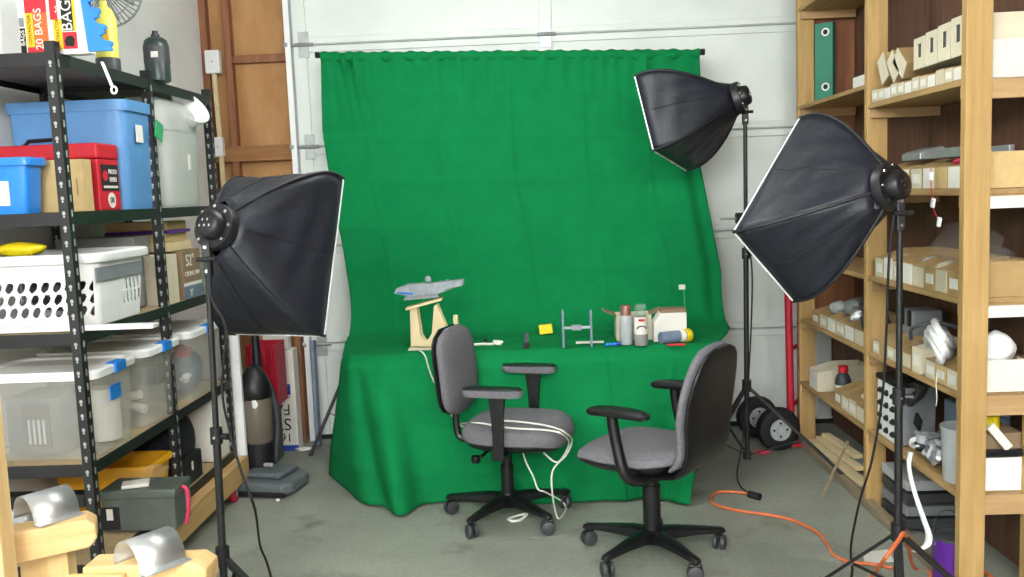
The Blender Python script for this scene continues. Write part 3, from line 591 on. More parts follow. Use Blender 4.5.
# clear chute container
t = thing('clear_pour_bin', 'tall milky plastic food bin with a flared white spout', 'bin', (LX-.13, 4.13, zt))
MB().pad((0, 0, 0), .27, .44, .40, [(0, .9), (.03, .94), (.8, 1), (.82, 1.02), (.85, 1.02), (.85, .98), (.04, .91)], 6, 40).obj('body', 'milky', t, smooth=True)
MB().pad((0, -.02, .34), .275, .45, .16, [(0, 1.02), (.3, 1.02), (.55, .98), (.8, .8), (.95, .5), (1, .1)], 6, 40).obj('lid', 'milky2' if False else 'milky', t, smooth=True)
sp = MB(); rs = []
for (r_, h_) in ((.06, -.06), (.075, .02), (.10, .09), (.097, .09), (.07, .02), (.055, -.056)):
    m3 = Matrix.Rotation(R(62), 3, 'X') @ Matrix.Rotation(R(35), 3, 'Y') if False else Matrix.Rotation(R(50), 3, 'Y') @ Matrix.Rotation(R(18), 3, 'X')
    rs.append([Vector((.075, .12, .41))+m3 @ Vector((r_*math.cos(2*PI*i/24), r_*math.sin(2*PI*i/24), h_)) for i in range(24)])
MB().rings(rs, cap=False).obj('spout', 'white', t, smooth=True)
MB().bb((.135, .02, .17), (.138, .05, .24)).obj('paper_label', 'paper', t)
t = tag(MB().box((0, 0, 0), (.006, .07, .075), Matrix.Rotation(R(-18), 3, 'X')).obj('green_tag', 'greenlab', bevel=.001), 'green paper tag on the side of the clear pour bin', 'tag'); t.location = PX(159, 131, LX+.02)
# --- basket shelf
zt = 1.075
tag(MB().bb((XL+.08, 3.10, zt), (PY(156, 331, 3.12).x, 3.15, zt+.016)).obj('protruding_slat', 'white', bevel=.003), 'narrow white slat sticking out beneath the laundry basket', 'slat')
zt += .003
def basket():
    bx0, bx1, by0, by1 = XL+.055, LX+.02, 3.16, 3.62; cx, cy = (bx0+bx1)/2, (by0+by1)/2; H = .262
    t = thing('laundry_basket', 'white plastic laundry basket with rows of oval holes', 'basket', (cx, cy, zt))
    lx, ly = (bx1-bx0), (by1-by0)
    def outline(k, n=160, rc=.06):                          # evenly sampled rounded rectangle
        hx_, hy_ = lx/2-rc, ly/2-rc; raw = []
        for (cx_, cy_, a0) in ((hx_, hy_, 0), (-hx_, hy_, PI/2), (-hx_, -hy_, PI), (hx_, -hy_, 3*PI/2)):
            raw += [(cx_+rc*math.cos(a0+PI/2*q/24), cy_+rc*math.sin(a0+PI/2*q/24)) for q in range(25)]
        raw.append(raw[0]); L_ = np.concatenate([[0], np.cumsum([math.dist(raw[i], raw[i-1]) for i in range(1, len(raw))])])
        s_ = np.linspace(0, L_[-1], n, endpoint=False); ra = np.array(raw)
        return [(a*k, b_*k) for a, b_ in zip(np.interp(s_, L_, ra[:, 0]), np.interp(s_, L_, ra[:, 1]))]
    n = 640; nz = 70; lev = [(z/ (nz-1)) for z in range(nz)]
    V_ = []; o_ = [outline(.88+.1*l, n) for l in lev]
    b = MB(); vs = [(o_[j][i][0], o_[j][i][1], H*lev[j]) for j in range(nz) for i in range(n)]; fs = []
    def hole(i, j):                                         # oval holes in three rows, on the sides but not near the corners
        x, y = o_[35][i]; fx, fy = abs(x)/(lx/2), abs(y)/(ly/2)
        zc = (j+.5)/(nz-1)
        for r_ in range(3):
            z0 = .22+.175*r_; dz = (zc-z0)/.075
            s_ = (i+.5+dz*2.6*(1 if y > 0 else -1)) % 17
            if fy > .80 and fx < .88 and dz*dz+((s_-8.5)/5.6)**2 < 1: return True
        if fx > .85 and y > -.08:
            for r_ in range(2):
                if abs(zc-(.30+.20*r_)) < .085 and (i+int((zc-.3)*30)) % 13 < 5 and y < .19 and y > .02: return True
        return False
    for j in range(nz-1):
        for i in range(n):
            if not hole(i, j): fs.append((j*n+i, j*n+(i+1) % n, (j+1)*n+(i+1) % n, (j+1)*n+i))
    fs.append(tuple(range(n))[::-1]); b.add(vs, fs)
    b.obj('body', 'white', t, smooth=True, solid=.003)
    MB().pad((0, 0, H-.03), lx+.03, ly+.03, .034, [(0, 1.0), (.2, 1.015), (.8, 1.015), (1, .99), (1, .955), (0, .955)], 7, 60).obj('rim', 'white', t, smooth=True)
    sb = MB(); rr = []
    for y in np.linspace(-.235, .12, 8): rr.append([(lx/2*.985-.002, y, .150), (lx/2*.985-.002, y, .205)])
    MB().bb((lx/2*.962, -.215, .160), (lx/2*.984, .17, .212)).obj('grip_band', 'midgrey', t, bevel=.004)
    lumpy('yellow_tool', 'yellowcap', (cx-.10, 3.28, zt+.285), (.10, .04, .028), 'yellow handled tool on top of the laundry basket', 'tool', 31, .2)
    lumpy('dark_clothes', 'darkgrey', (cx, cy, zt+.125), (.135, .15, .085), 'dark jumble of things heaped inside the laundry basket', 'clutter', 33, .15)
basket()
tag(MB().bb((XL+.06, 3.76, zt), (LX-.1, 3.9, zt+.30)).obj('grey_flat_box', 'greybox', bevel=.003), 'grey printed box standing behind the laundry basket', 'box')
tag(MB().bb((LX-.14, 3.84, zt-.018), (LX-.02, 4.0, zt+.21)).obj('open_carton', 'offwhite', bevel=.003), 'small pale carton between the basket and ceiling fan box', 'box')
x1 = LX-.02; t = thing('ceiling_fan_box', 'grey-brown fan carton with white lettering on the basket shelf', 'box', (x1, 4.06, zt-.018))
MB().bb((-.40, 0, 0), (0, .22, .235)).obj('carton', 'brown', t, bevel=.003); MB().bb((.0, -.0005, .07), (.0012, .22, .085)).obj('white_stripe', 'paper', t); MB().bb((.0, .0, .0), (.001, .22, .07)).obj('grey_panel', 'bluegray', t)
text('52"', .075, 'paper', t, (.0016, .085, .185), (PI/2, 0, PI/2)); text('CEILING FAN', .03, 'paper', t, (.0016, .105, .125), (PI/2, 0, PI/2)); text('X', .05, 'paper', t, (.0016, .08, .035), (PI/2, 0, PI/2))
for i, (m, h0, h1, lb) in enumerate((('tan', .235, .275, 'flat tan carton on top of the fan carton'), ('card', .276, .315, 'yellowish flat carton stacked second on the fan carton'), ('purple', .316, .330, 'thin purple folder lying on the stacked cartons'), ('card', .331, .37, 'topmost flat carton above the purple folder'))):
    tag(MB().bb((LX-.35, 4.0+.01*i, zt-.016+h0), (LX-.05-.02*(i % 2), 4.26, zt-.016+h1)).obj('flat_carton', m, bevel=.002), lb, 'box', 'flat cartons over the fan carton')
for i, (y, r_, h_) in enumerate(((4.35, .045, .2), (4.45, .04, .17))):
    t = thing('glass_jar', ['taller greenish glass jar at the far end of the basket shelf', 'shorter greenish glass jar at the far end of the basket shelf'][i], 'jar', (LX-.055, y, zt-.018))
    MB().lathe([(r_*.9, 0), (r_, .01), (r_, h_*.72), (r_*.7, h_*.85), (r_*.7, h_*.95), (r_*.66, h_*.95), (r_*.66, h_*.86), (r_*.95, h_*.7), (r_*.92, .01)], 20).obj('body', 'glass', t, smooth=True); MB().lathe([(r_*.74, h_*.93), (r_*.74, h_), (0, h_)], 20).obj('lid', 'galv', t, smooth=True)
# --- clear bins shelf
zt = .604
def clear_bin(y0, y1, h, label, tape):
    t, l = tub('clear_storage_bin', label, XL+.05, LX+.015, y0, y1, zt, h, 'milky2', 'white', taper=.93, rim=.0, cat='bin', group='clear storage bins', lidh=.04)
    lx, ly = LX+.015-XL-.05, y1-y0
    MB().bb((lx/2-.03, -.035, h-.015), (lx/2+.012, .05, h+.024)).obj('latch', 'bluetape', l, bevel=.004)
    if tape: MB().bb((lx/2-.013, -.05, h*.62), (lx/2-.008, .03, h*.80)).obj('tape_strip', 'bluetape', t)
    return t
clear_bin(3.10, 3.46, .305, 'nearest clear storage bin with blue tape on its side', True)
clear_bin(3.53, 3.90, .305, 'middle clear storage bin with a white lid on the left shelving', False)
clear_bin(3.99, 4.45, .305, 'farthest clear storage bin with a white lid on the left shelving', False)
t = thing('power_supply', 'dark grey drive unit inside the nearest clear storage bin', 'device', (LX-.24, 3.155, zt+.014))
MB().bb((-.11, 0, 0), (.09, .2, .21)).obj('case', 'darkgrey', t, bevel=.004); MB().bb((-.05, -.003, .03), (.05, 0, .19)).obj('panel', 'ink', t)
for k in range(4): MB().bb((-.03+.018*k, -.005, .04), (-.022+.018*k, -.003, .13)).obj('fin', 'ltgrey', t)
t = tag(MB().lathe([(.055, 0), (.055, .2), (.02, .2), (.02, 0)], 22).obj('paper_roll', 'paper', smooth=True), 'white paper roll standing inside the nearest clear bin', 'roll'); t.location = (LX-.085, 3.36, zt+.014)
for i, (a, b_, m, lb) in enumerate((((-.38, 3.68, .05), (-.08, 3.66, .12), 'pvc', 'longer white pipe lying in the middle clear bin'), ((-.33, 3.74, .1), (-.09, 3.72, .04), 'pvc', 'shorter white pipe lying in the middle clear bin'))):
    tag(MB().tube([(LX+a[0], a[1], zt+a[2]), (LX+b_[0], b_[1], zt+b_[2])], .018, 12).obj('pipe', m, smooth=True), lb, 'pipe', 'pipes in the middle clear bin')
tag(MB().bb((LX-.12, 3.75, zt+.14), (LX-.04, 3.83, zt+.22)).obj('dark_block', 'darkgrey', bevel=.004), 'small dark block seen through the middle clear bin', 'block')
lumpy('red_item', 'red', (LX-.11, 4.17, zt+.21), (.05, .06, .03), 'red crumpled item seen through the farthest clear bin', 'item', 41, .3)
lumpy('blue_clothes', 'bluegray', (LX-.21, 4.22, zt+.11), (.17, .16, .095), 'blue-grey cloth filling the farthest clear bin', 'cloth', 42, .10, sq=.35)
lumpy('white_item', 'white', (LX-.09, 4.16, zt+.09), (.03, .05, .03), 'small white item at the side of the farthest clear bin', 'item', 43, .3)
# --- lowest shelf
zt = .234
x1 = LX-.02
t = thing('yellow_tote', 'yellow plastic tote low on the left shelving', 'tote', (LX-.24, 3.70, zt)); MB().pad((0, 0, 0), .42, .24, .20, [(0, .88), (.9, .98), (.9, 1.04), (1, 1.04), (1, .96), (.04, .86)], 8, 40).obj('body', 'yellow', t, smooth=True)
t = thing('black_bag', 'black soft bag slumped on the low shelf behind the yellow tote', 'bag', (LX-.2, 4.05, zt)); lumpy('body', 'blackfab', (.0, -.02, .165), (.17, .2, .165), None, None, 51, .06, parent=t, sq=.3)
MB().tube([(.1, -.08, .3), (.12, 0, .345), (.1, .08, .3)], .012, 8).obj('handle', 'blackfab', t)
t = thing('black_printer', 'black box with a small white label on the low shelf', 'box', (LX-.13, 3.99, zt)); MB().bb((-.05, -.1, 0), (.115, .11, .13)).obj('body', 'plasticblack', t, bevel=.006); MB().bb((.1155, -.02, .06), (.1168, .0, .10)).obj('paper_label', 'paper', t)
t = tag(MB().bb((LX-.16, 4.30, zt), (LX-.012, 4.47, zt+.33)).obj('white_carton', 'paper', bevel=.004), 'white carton at the far end of the low left shelf', 'box')
c = Vector((LX+.01, 3.44, zt+.003)); t = thing('ammo_can', 'dull green metal ammunition can with a pink strap on the low shelf', 'can', c)
MB().bb((-.15, -.07, 0), (.14, .09, .14)).obj('body', 'ammo', t, bevel=.008); MB().bb((-.157, -.077, .13), (.147, .097, .168)).obj('lid', 'ammo', t, bevel=.008)
MB().tube(smooth_path([(.148, .0, .155), (.168, -.01, .14), (.172, -.015, .08), (.16, -.02, .01)]), .008, 8).obj('strap', 'pinkstrap', t, smooth=True); MB().bb((.141, .03, .05), (.15, .07, .12)).obj('latch', 'galv', t, bevel=.003)
MB().bb((-.15, -.0735, .01), (-.08, -.07, .10)).obj('dark_plate', 'navy' if False else 'ink', t); MB().bb((-.13, -.075, .05), (-.105, -.0735, .095)).obj('paper_label', 'paper', t)
for i, (a, rz, lb) in enumerate(((0, .3, 'clear folded sheet lying on the ammunition can'), (1, -.2, 'white card lying on the lid of the ammunition can'))):
    if i == 0:
        P = [[(x_*.10-.02, y_*.08, .012+.03*abs(math.sin(x_*1.6+y_))*abs(y_)) for x_ in np.linspace(-1, 1, 9)] for y_ in np.linspace(-1, 1, 7)]; o = MB().grid(P).obj('plastic_sheet', 'clearbag', smooth=True, solid=.001); o.location = c+Vector((-.02, .03, .175)); tag(o, lb, 'sheet')
    else: o = MB().bb((-.05, -.035, 0), (.05, .035, .014)).obj('white_card', 'paper', bevel=.002); o.location = c+Vector((-.03, -.02, .170)); o.rotation_euler = (0, 0, .35); tag(o, lb, 'card')
tag(MB().bb((XL+.06, 3.14, zt), (LX-.30, 3.30, zt+.18)).obj('pale_case', 'ltgrey', bevel=.012), 'pale grey case low at the near end of the left shelving', 'case')
t = thing('power_strip', 'black power strip with yellow dots under the clear bin shelf', 'power strip', (LX-.22, 3.17, zt+.185)); MB().bb((-.2, -.03, 0), (.14, .03, .05)).obj('body', 'plasticblack', t, bevel=.004)
for k in (-.02, .09): MB().bb((k, -.032, .008), (k+.018, -.03, .042)).obj('label', 'yellowink', t)
# white panel at the end of the shelving
tag(MB().bb((LX-.06, 4.57, .0), (LX+.035, 4.60, .82)).obj('leaning_panel_board', 'white', bevel=.004), 'narrow white panel standing at the far end of the left shelving', 'panel')
# ================================================================== LUMBER STAND in the near left corner
Z0 = .62
t = thing('lumber_stand', 'raw pine stand with an upright post at the lower left edge', 'stand', (-1.5, 2.5, 0))
def w2l(p, o): return (p[0]-o[0], p[1]-o[1], p[2]-o[2])
o3 = (-1.5, 2.5, 0)
xr = PY(100, 525, 2.52).x; zt_ = PY(96, 515, 2.5).z
arm = MB(); arm.prism([(-1.62+1.5, zt_-.105), (xr+1.5-.02, zt_-.085), (xr+1.5, zt_-.06), (xr+1.5, zt_-.02), (xr+1.5-.025, zt_), (-1.62+1.5, zt_-.012)], -.03, .065, 'Y'); ao = arm.obj('arm', 'lumx', t, bevel=.006)
xo = xr+1.5; ao.matrix_local = Matrix.Translation((xo, 0, 0)) @ Matrix.Rotation(R(24), 4, 'Z') @ Matrix.Translation((-xo, 0, 0))
xp = PY(-3, 460, 2.30).x
MB().bb((xp-.08+1.5, -.24, 0), (xp+.012+1.5, -.175, PY(3, 376, 2.30).z)).obj('post', 'lumz', t, bevel=.004)
xb = PY(56, 560, 2.5).x; MB().bb((xb-.045+1.5, -.02, 0), (xb+.045+1.5, .03, zt_-.10)).obj('leg', 'lumz', t, bevel=.003)
MB().bb((xb-.11+1.5, .0, 0), (xb-.05+1.5, .05, zt_-.10)).obj('leg', 'lumz', t, bevel=.003)
zt2 = PY(190, 556, 2.3).z
xr2, xl2 = PY(212, 565, 2.3).x, PY(98, 570, 2.3).x
o4 = ((xr2+xl2)/2, 2.3, 0); t2 = thing('lumber_trestle', 'lower raw pine trestle with a rounded scorched end beside the light stand', 'stand', o4)
MB().prism([(xl2-o4[0]-.02, zt2-.10), (xr2-o4[0]-.012, zt2-.09), (xr2-o4[0], zt2-.06), (xr2-o4[0], zt2-.02), (xr2-o4[0]-.03, zt2), (xl2-o4[0]-.02, zt2-.006)], -.045, .05, 'Y').obj('arm', 'lumx', t2, bevel=.006)
MB().bb((-.02, -.03, 0), (.06, .035, zt2-.095)).obj('leg', 'lumz', t2, bevel=.003); MB().bb((xl2-o4[0]+.0, -.03, 0), (xl2-o4[0]+.06, .035, zt2-.1)).obj('leg', 'lumz', t2, bevel=.003)
MB().bb((xl2-o4[0]-.05, -.07, zt2-.09), (xl2-o4[0]+.10, -.046, zt2-.02)).obj('side_block', 'lumx', t2, bevel=.003)
def curl(cx, y0, z, r_, ln, rz, label):
    t = thing('sheet_metal_curl', label, 'sheet metal', (cx, y0, z), rz, 'sheet metal curls'); P = []
    for i in range(25):
        a = PI*1.08-PI*1.12*i/24; P.append([(r_*math.cos(a)*.95, -ln/2, r_*math.sin(a)), (r_*math.cos(a)*.95, ln/2, r_*math.sin(a))])
    o = MB().grid(P).obj('curl', 'steel', t, smooth=True, solid=.0015)
    MB().bb((-r_-.03, -ln/2, -.004), (-r_*.9, ln/2, -.001)).obj('flange', 'steel', t); return t
curl(PY(48, 525, 2.52).x, 2.52, zt_+.003, .068, .13, R(143), 'curled sheet of shiny metal on the higher pine arm')
curl(PY(150, 560, 2.28).x, 2.28, zt2+.003, .068, .13, R(143), 'curled sheet of shiny metal on the lower pine trestle')
# ================================================================== CORNER: vacuum, crate, boxes
c = PZ(268, 490, 0); c = Vector((-1.445, 4.60, 0)); t = thing('upright_vacuum', 'grey and black upright vacuum cleaner standing past the shelving', 'vacuum', c, R(-12))
head = MB().prism([(-.17, .06), (-.17, -.10), (-.13, -.18), (.15, -.18), (.185, -.13), (.185, .06), (.1, .13), (-.1, .13)], .012, .075, 'Z').obj('head', 'vacgrey', t, bevel=.02, seg=3)
MB().prism([(-.12, .08), (-.10, -.10), (.10, -.11), (.12, .08)], .075, .105, 'Z').obj('hood', 'vacgrey', t, bevel=.015, seg=3)
MB().bb((-.17, -.188, .01), (.17, -.178, .035)).obj('bumper', 'rubber', t, bevel=.003)
for s in (-.15, .15): MB().lathe([(.004, -.015), (.025, -.015), (.025, .015), (.004, .015)], 14, (s*.9, .1, .026), 'X').obj('wheel', 'rubber', t)
MB().lathe([(.07, .09), (.08, .10), (.08, .225), (.075, .23)], 24, (-.10, .06, 0)).obj('motor_housing', 'plasticblack', t, smooth=True)
MB().lathe([(.074, .23), (.082, .245), (.084, .46), (.078, .47)], 24, (-.10, .06, 0)).obj('dust_cup', 'vacclear', t, smooth=True)
MB().lathe([(.084, .47), (.088, .48), (.086, .53), (.065, .59), (.035, .63), (.02, .64)], 24, (-.10, .06, 0)).obj('cyclone_cap', 'plasticblack', t, smooth=True)
MB().tube([(-.10, .09, .5), (-.10, .10, .62), (-.10, .10, .80)], [.035, .028, .02], 12).obj('neck', 'plasticblack', t, smooth=True)
MB().tube(smooth_path([(-.09, .1, .8), (-.09, .1, .92), (-.06, .08, .97), (-.02, .06, .94)]), .016, 10).obj('handle', 'plasticblack', t, smooth=True)
MB().tube(smooth_path([(-.05, .13, .10), (-.03, .15, .3), (-.04, .14, .45), (-.07, .12, .55)]), .02, 10).obj('hose', 'darkgrey', t, smooth=True)
lumpy('white_sticker', 'white', (-.065, -.018, .45), (.018, .004, .022), None, None, 61, .25, parent=t)
MB().bb((-.03, -.03, .118), (.02, -.01, .135)).obj('switch', 'ltgrey', t, bevel=.004)
t = thing('white_tube_frame', 'small pale grey bent frame behind the vacuum handle', 'frame', PY(236, 376, 4.68)); c = Vector(t.location)
MB().tube([Vector(PY(a, b, 4.68))-c for a, b in ((229, 340), (240, 338), (245, 374), (229, 378))], .011, 8).obj('tube', 'ltgrey', t) if False else MB().tube([(-.05, 0, -.02), (.03, 0, 0), (.015, 0, .19), (-.05, 0, .2)], .011, 8).obj('tube', 'ltgrey', t, smooth=False)
MB().bb((-.06, -.01, -c.z), (-.04, .01, .21)).obj('support', 'ltgrey', t)
Y0 = 5.28; xa, xb_ = PY(262, 400, Y0).x, PY(296, 400, Y0).x
t = thing('printed_water_carton', 'white and blue carton standing upside down by the wall', 'box', ((xa+xb_)/2, Y0, 0)); w_ = xb_-xa; hb = PY(285, 350, Y0).z
MB().bb((-w_/2, 0, 0), (w_/2, .1, hb)).obj('carton', 'paper', t, bevel=.004)
MB().bb((-w_/2, -.0012, .0), (w_/2, 0, .035)).obj('blue_band', 'navy', t); zb_ = PY(285, 395, Y0).z; MB().bb((-w_/2, -.0012, zb_), (w_/2-.03, 0, zb_+.065)).obj('blue_band', 'navy', t)
for s_, z_, sz in (('16.9', .085, .075), ('STA', .168, .105), ('FAV', .258, .095), ('natural spring', .33, .03), ('water bottles', .36, .03)):
    text(s_, sz, 'ink', t, (w_/2-.035, -.002, z_), (PI/2, PI, 0), align='LEFT')
for k in range(4): MB().bb((w_/2-.085, -.002, zb_+.085+k*.04), (w_/2-.06, -.001, zb_+.108+k*.04)).obj('icon', 'ink', t)
tag(MB().bb((xa+.02, Y0+.02, hb+.002), (xb_-.03, Y0+.09, hb+.13)).obj('small_white_carton', 'paper', bevel=.004), 'small white carton on top of the upside-down printed carton', 'box')
# red crate on a stool-like carton behind the vacuum
Yc = 5.0; xa, xb_ = PY(248, 380, Yc).x, PY(277, 380, Yc).x; zc0, zc1 = PY(268, 406, Yc).z, PY(268, 345, Yc).z
tag(MB().bb((xa, Yc, 0), (xb_-.04, Yc+.18, zc0-.002)).obj('grey_carton', 'darkgrey', bevel=.004), 'dark carton holding up the red crate behind the vacuum', 'box')
t = thing('red_crate', 'red plastic crate behind the vacuum cleaner', 'crate', ((xa+xb_)/2, Yc, zc0)); w_ = xb_-xa; h_ = zc1-zc0
b = MB()
for k in range(9): b.bb((-w_/2+w_*k/8.5, .0, .02), (-w_/2+w_*k/8.5+w_*.075, .004, h_-.03))
b.bb((-w_/2, -.002, h_-.035), (w_/2, .006, h_)); b.bb((-w_/2, -.001, 0), (w_/2, .006, .03)); b.bb((-w_/2, -.001, h_*.45), (w_/2, .006, h_*.45+.012)); b.bb((-w_/2, .006, 0), (w_/2, .19, .006)); b.bb((w_/2-.005, .006, .006), (w_/2, .19, h_)); b.bb((-w_/2, .006, .006), (-w_/2+.005, .19, h_)); b.bb((-w_/2, .185, .006), (w_/2, .19, h_)); b.bb((-w_/2+.006, .012, .006), (w_/2-.006, .016, h_-.03)); b.obj('basket', 'reddk', t)
tag(MB().bb((PY(299, 400, 5.47).x, 5.44, 0), (PY(305, 400, 5.47).x, 5.475, 1.1)).obj('brown_board', 'stud', bevel=.003), 'narrow dark brown board standing against the wall by the carton', 'board')
tag(MB().bar(PZ(318, 446, .01)+Vector((0, .03, 0)), PY(313, 340, 5.46), .07, .02, (1, 0, 0)).obj('grey_strip', 'bluegray', bevel=.002), 'blue-grey strip leaning on the garage door left of the backdrop', 'strip')
lumpy('paper_scrap', 'paper', PZ(304, 449, .012), (.05, .03, .01), 'white paper scrap on the floor beside the printed carton', 'paper', 71, .3)
lumpy('paper_scrap', 'paper', PZ(278, 500, .008), (.012, .01, .008), 'tiny white scrap on the floor in front of the vacuum', 'paper', 72, .3)
# wall boxes
for i, (a, b_, w2, h2, lb) in enumerate(((213, 62, .045, .07, 'upper white electrical box on the stud beside the drywall'), (219, 147, .028, .06, 'lower white electrical box in the wall corner'))):
    c = PY(a, b_, YB+.06); t = thing('electrical_box', lb, 'outlet', c, 0, 'electrical boxes in the corner'); MB().bb((-w2, -.02, -h2), (w2, .03, h2)).obj('cover', 'white', t, bevel=.006); MB().lathe([(.006, -.022), (.006, -.02)], 8, (0, 0, 0), 'Y').obj('screw', 'galv', t)
a, b_ = PY(214, 72, YB+.07), PY(220, 140, YB+.07); tag(MB().tube([a, (a+b_)/2, b_, b_+Vector((.005, 0, -.75))], .016, 10).obj('conduit', 'tan'), 'thin vertical conduit between the two electrical boxes', 'pipe')
# ================================================================== GREEN BACKDROP
YBK = 5.26
def interp(x, xs, ys): return float(np.interp(x, xs, ys))
TZ = .725; YTB = 5.02; YTF = 4.38
hem_u = [0, .03, .07, .105, .135, .155, .2, .3, .5, .75, .9, 1]
hem_px = [(328, 470), (345, 484), (370, 499), (394, 511), (411, 508), (420, 499), (445, 498), (490, 497), (565, 499), (640, 494), (668, 497), (689, 500)]
hem = [PZ(a, b, .02) for a, b in hem_px]
def smax(u, c, w_): return math.exp(-((u-c)/w_)**2)
NU = 170; rows = []
TOPL, TOPR = PY(321, 55, YBK), PY(699, 52, YBK)
def back_row(v):
    z_t = lambda u: TOPL.z+(TOPR.z-TOPL.z)*u
    row = []
    for i in range(NU+1):
        u = i/NU; zz = z_t(u)*(1-v)+TZ*v; y = YBK-.015-.10*v-.0*v
        xl = interp(zz, [TZ, 1.2, 1.55, 1.9, 2.29], [-1.065, -1.12, -1.175, -1.21, TOPL.x]); xr = interp(zz, [TZ, 1.0, 1.3, 1.6, 1.95, 2.29], [1.03, 1.05, 1.0, .95, .965, TOPR.x])
        x = xl+(xr-xl)*u
        g = math.exp(-v*9)                                  # gathers under the rod
        y += g*.010*math.sin(u*150+3*math.sin(u*17))+.012*math.sin(u*9+v*3)*v*(1-v)*2
        dg = smax(u-.10*v*3, .05, .05)*max(0, 1-v*3.0); y -= dg*.016*math.sin(u*240-v*30)
        # deep vertical fold near the right edge
        y -= .022*smax(u, .945, .02)*min(1, v*2.5)-.015*smax(u, .975, .015)*min(1, v*2.5)
        # diagonal drag folds on the right lower part
        y -= .016*smax(u+ (v-.55)*.35, .90, .035)*smax(v, .72, .22)+.012*smax(u+(v-.5)*.5, .80, .03)*smax(v, .78, .18)
        # store-fold creases
        for cu in (.12, .31, .50, .69, .86): y -= .008*max(0, 1-abs(u-cu)/.008)
        for cv in (.14, .30, .46, .62, .78): y -= .008*max(0, 1-abs(v-cv)/.012)
        RB = .30                                           # the cloth sweeps forward in a soft curve onto the table
        dzb = zz-TZ
        if dzb < RB: y -= RB-math.sqrt(max(0, RB*RB-(RB-dzb)**2))
        row.append((x, y, zz))
    return row
for j in range(71): rows.append(back_row(j/70))
for j in range(1, 16):
    v = j/16; row = []
    for i in range(NU+1):
        u = i/NU; xl = -1.065+.065*v; xr = 1.03-.16*v; y = YTB+(YTF-YTB)*v; bx, by, bz = rows[70][i]
        y = by+(YTF-by)*v
        z = TZ+.004*math.sin(u*40+v*6)*.5+.010*(1-v)**4+(.006*smax(v, .3, .1)*math.sin(u*23))
        if v > .93: z -= .012*((v-.93)/.07)**2
        if u < .03: y += .08*(1-u/.03)*v
        row.append((xl+(xr-xl)*u, y, z))
    rows.append(row)
ND = 46
hx = np.interp(np.linspace(0, 1, NU+1), hem_u, [p.x for p in hem]); hy = np.interp(np.linspace(0, 1, NU+1), hem_u, [p.y for p in hem])
ker = np.ones(5)/5; hx2 = np.convolve(np.pad(hx, 2, 'edge'), ker, 'valid'); hy2 = np.convolve(np.pad(hy, 2, 'edge'), ker, 'valid')
for j in range(ND+1):
    v = j/ND; row = []
    for i in range(NU+1):
        u = i/NU; tx = -1.0+(.87+1.0)*u; ty = YTF+(.08*(1-u/.03) if u < .03 else 0)
        e = v*v*(3-2*v)*.35+v*.65
        x = tx+(hx2[i]-tx)*e; y = ty+(hy2[i]-ty)*e-.035*math.sin(min(1, v*12)*PI/2)
        z = TZ*(1-v)+.012*v-.014*max(0, 1-v*12)
        amp = v*.8
        y += -amp*.05*smax(u-.03*v, .030, .016)+amp*.07*smax(u-.04*v, .052, .012)-amp*.03*smax(u-.04*v, .085, .02)
        y += amp*(.014*math.sin(u*22+2*v)+.007*math.sin(u*47-3*v))+.004*math.sin(v*14+u*6)
        for cu in (.16, .34, .52, .70, .88): y -= .005*max(0, 1-abs(u-cu)/.006)
        for cv in (.42, .78): y -= .005*max(0, 1-abs(v-cv-.03*math.sin(u*5))/.018)
        row.append((x, y, z))
    rows.append(row)
base = Vector((0, 4.6, 0))
g = MB(); g.grid([[Vector(p)-base for p in r_] for r_ in rows])
bd = thing('green_backdrop', 'large green cloth backdrop hung from a rod and draped over a table', 'backdrop', base)
g.obj('cloth', 'green', bd, smooth=True, solid=.003)
rs = []                                                     # sleeve round the rod
for i in range(NU+1):
    u = i/NU; c = TOPL.lerp(TOPR, u)+Vector((0, .0, .0)); k = 1+.12*math.sin(u*190)+.1*math.sin(u*83)
    rs.append([c-base+Vector((0, .024*k*math.cos(2*PI*q/10)-.004, .028*k*math.sin(2*PI*q/10)-.012)) for q in range(10)])
MB().rings(rs).obj('rod_sleeve', 'green', bd, smooth=True)
bs = thing('backdrop_stand', 'black backdrop stand with a long rod and splayed tripod legs', 'backdrop stand', (0, YBK, 0))
dirv = (TOPR-TOPL).normalized(); A_, B_ = TOPL-dirv*.02-Vector((0, YBK, 0)), TOPR+dirv*.02-Vector((0, YBK, 0))
MB().tube([A_, B_], .013, 10).obj('rod', 'blackmetal', bs, smooth=True)
for p in (A_, B_): MB().tube([p-dirv*.012, p+dirv*.012], .018, 10).obj('rod_cap', 'plasticblack', bs)
for s, X0 in ((-1, A_.x+.12), (1, B_.x-.12)):
    Yp = .035
    MB().tube([(X0, Yp, .05), (X0, Yp, 1.2)], .014, 10).obj('pole', 'blackmetal', bs, smooth=True); MB().tube([(X0, Yp, 1.15), (X0, Yp, A_.z+(B_.z-A_.z)*(X0-A_.x)/(B_.x-A_.x)-.01)], .011, 10).obj('pole', 'blackmetal', bs, smooth=True)
    hubz = .62
    MB().tube([(X0, Yp, hubz-.03), (X0, Yp, hubz+.03)], .026, 12).obj('collar', 'plasticblack', bs)
    if s < 0: feet = [Vector(PZ(311, 454, .01))-Vector((0, YBK, 0)), Vector((X0+.28, -.30, .012)), Vector((X0+.1, .14, .012))]
    else: feet = [Vector((X0-.25, -.28, .012)), Vector((X0-.1, .14, .012)), Vector((X0+.02, -.12, .012))]
    for f in feet:
        lg = MB().tube([(X0, Yp, hubz), f], .0105, 8).obj('leg', 'blackmetal', bs, smooth=True)
        m_ = Vector((X0, Yp, hubz)).lerp(f, .62); MB().bar((X0, Yp, .14), m_, .014, .004).obj('brace', 'blackmetal', lg)
        MB().tube([f, f+(f-Vector((X0, Yp, hubz))).normalized()*.012], .014, 8).obj('rubber_foot', 'rubber', lg)
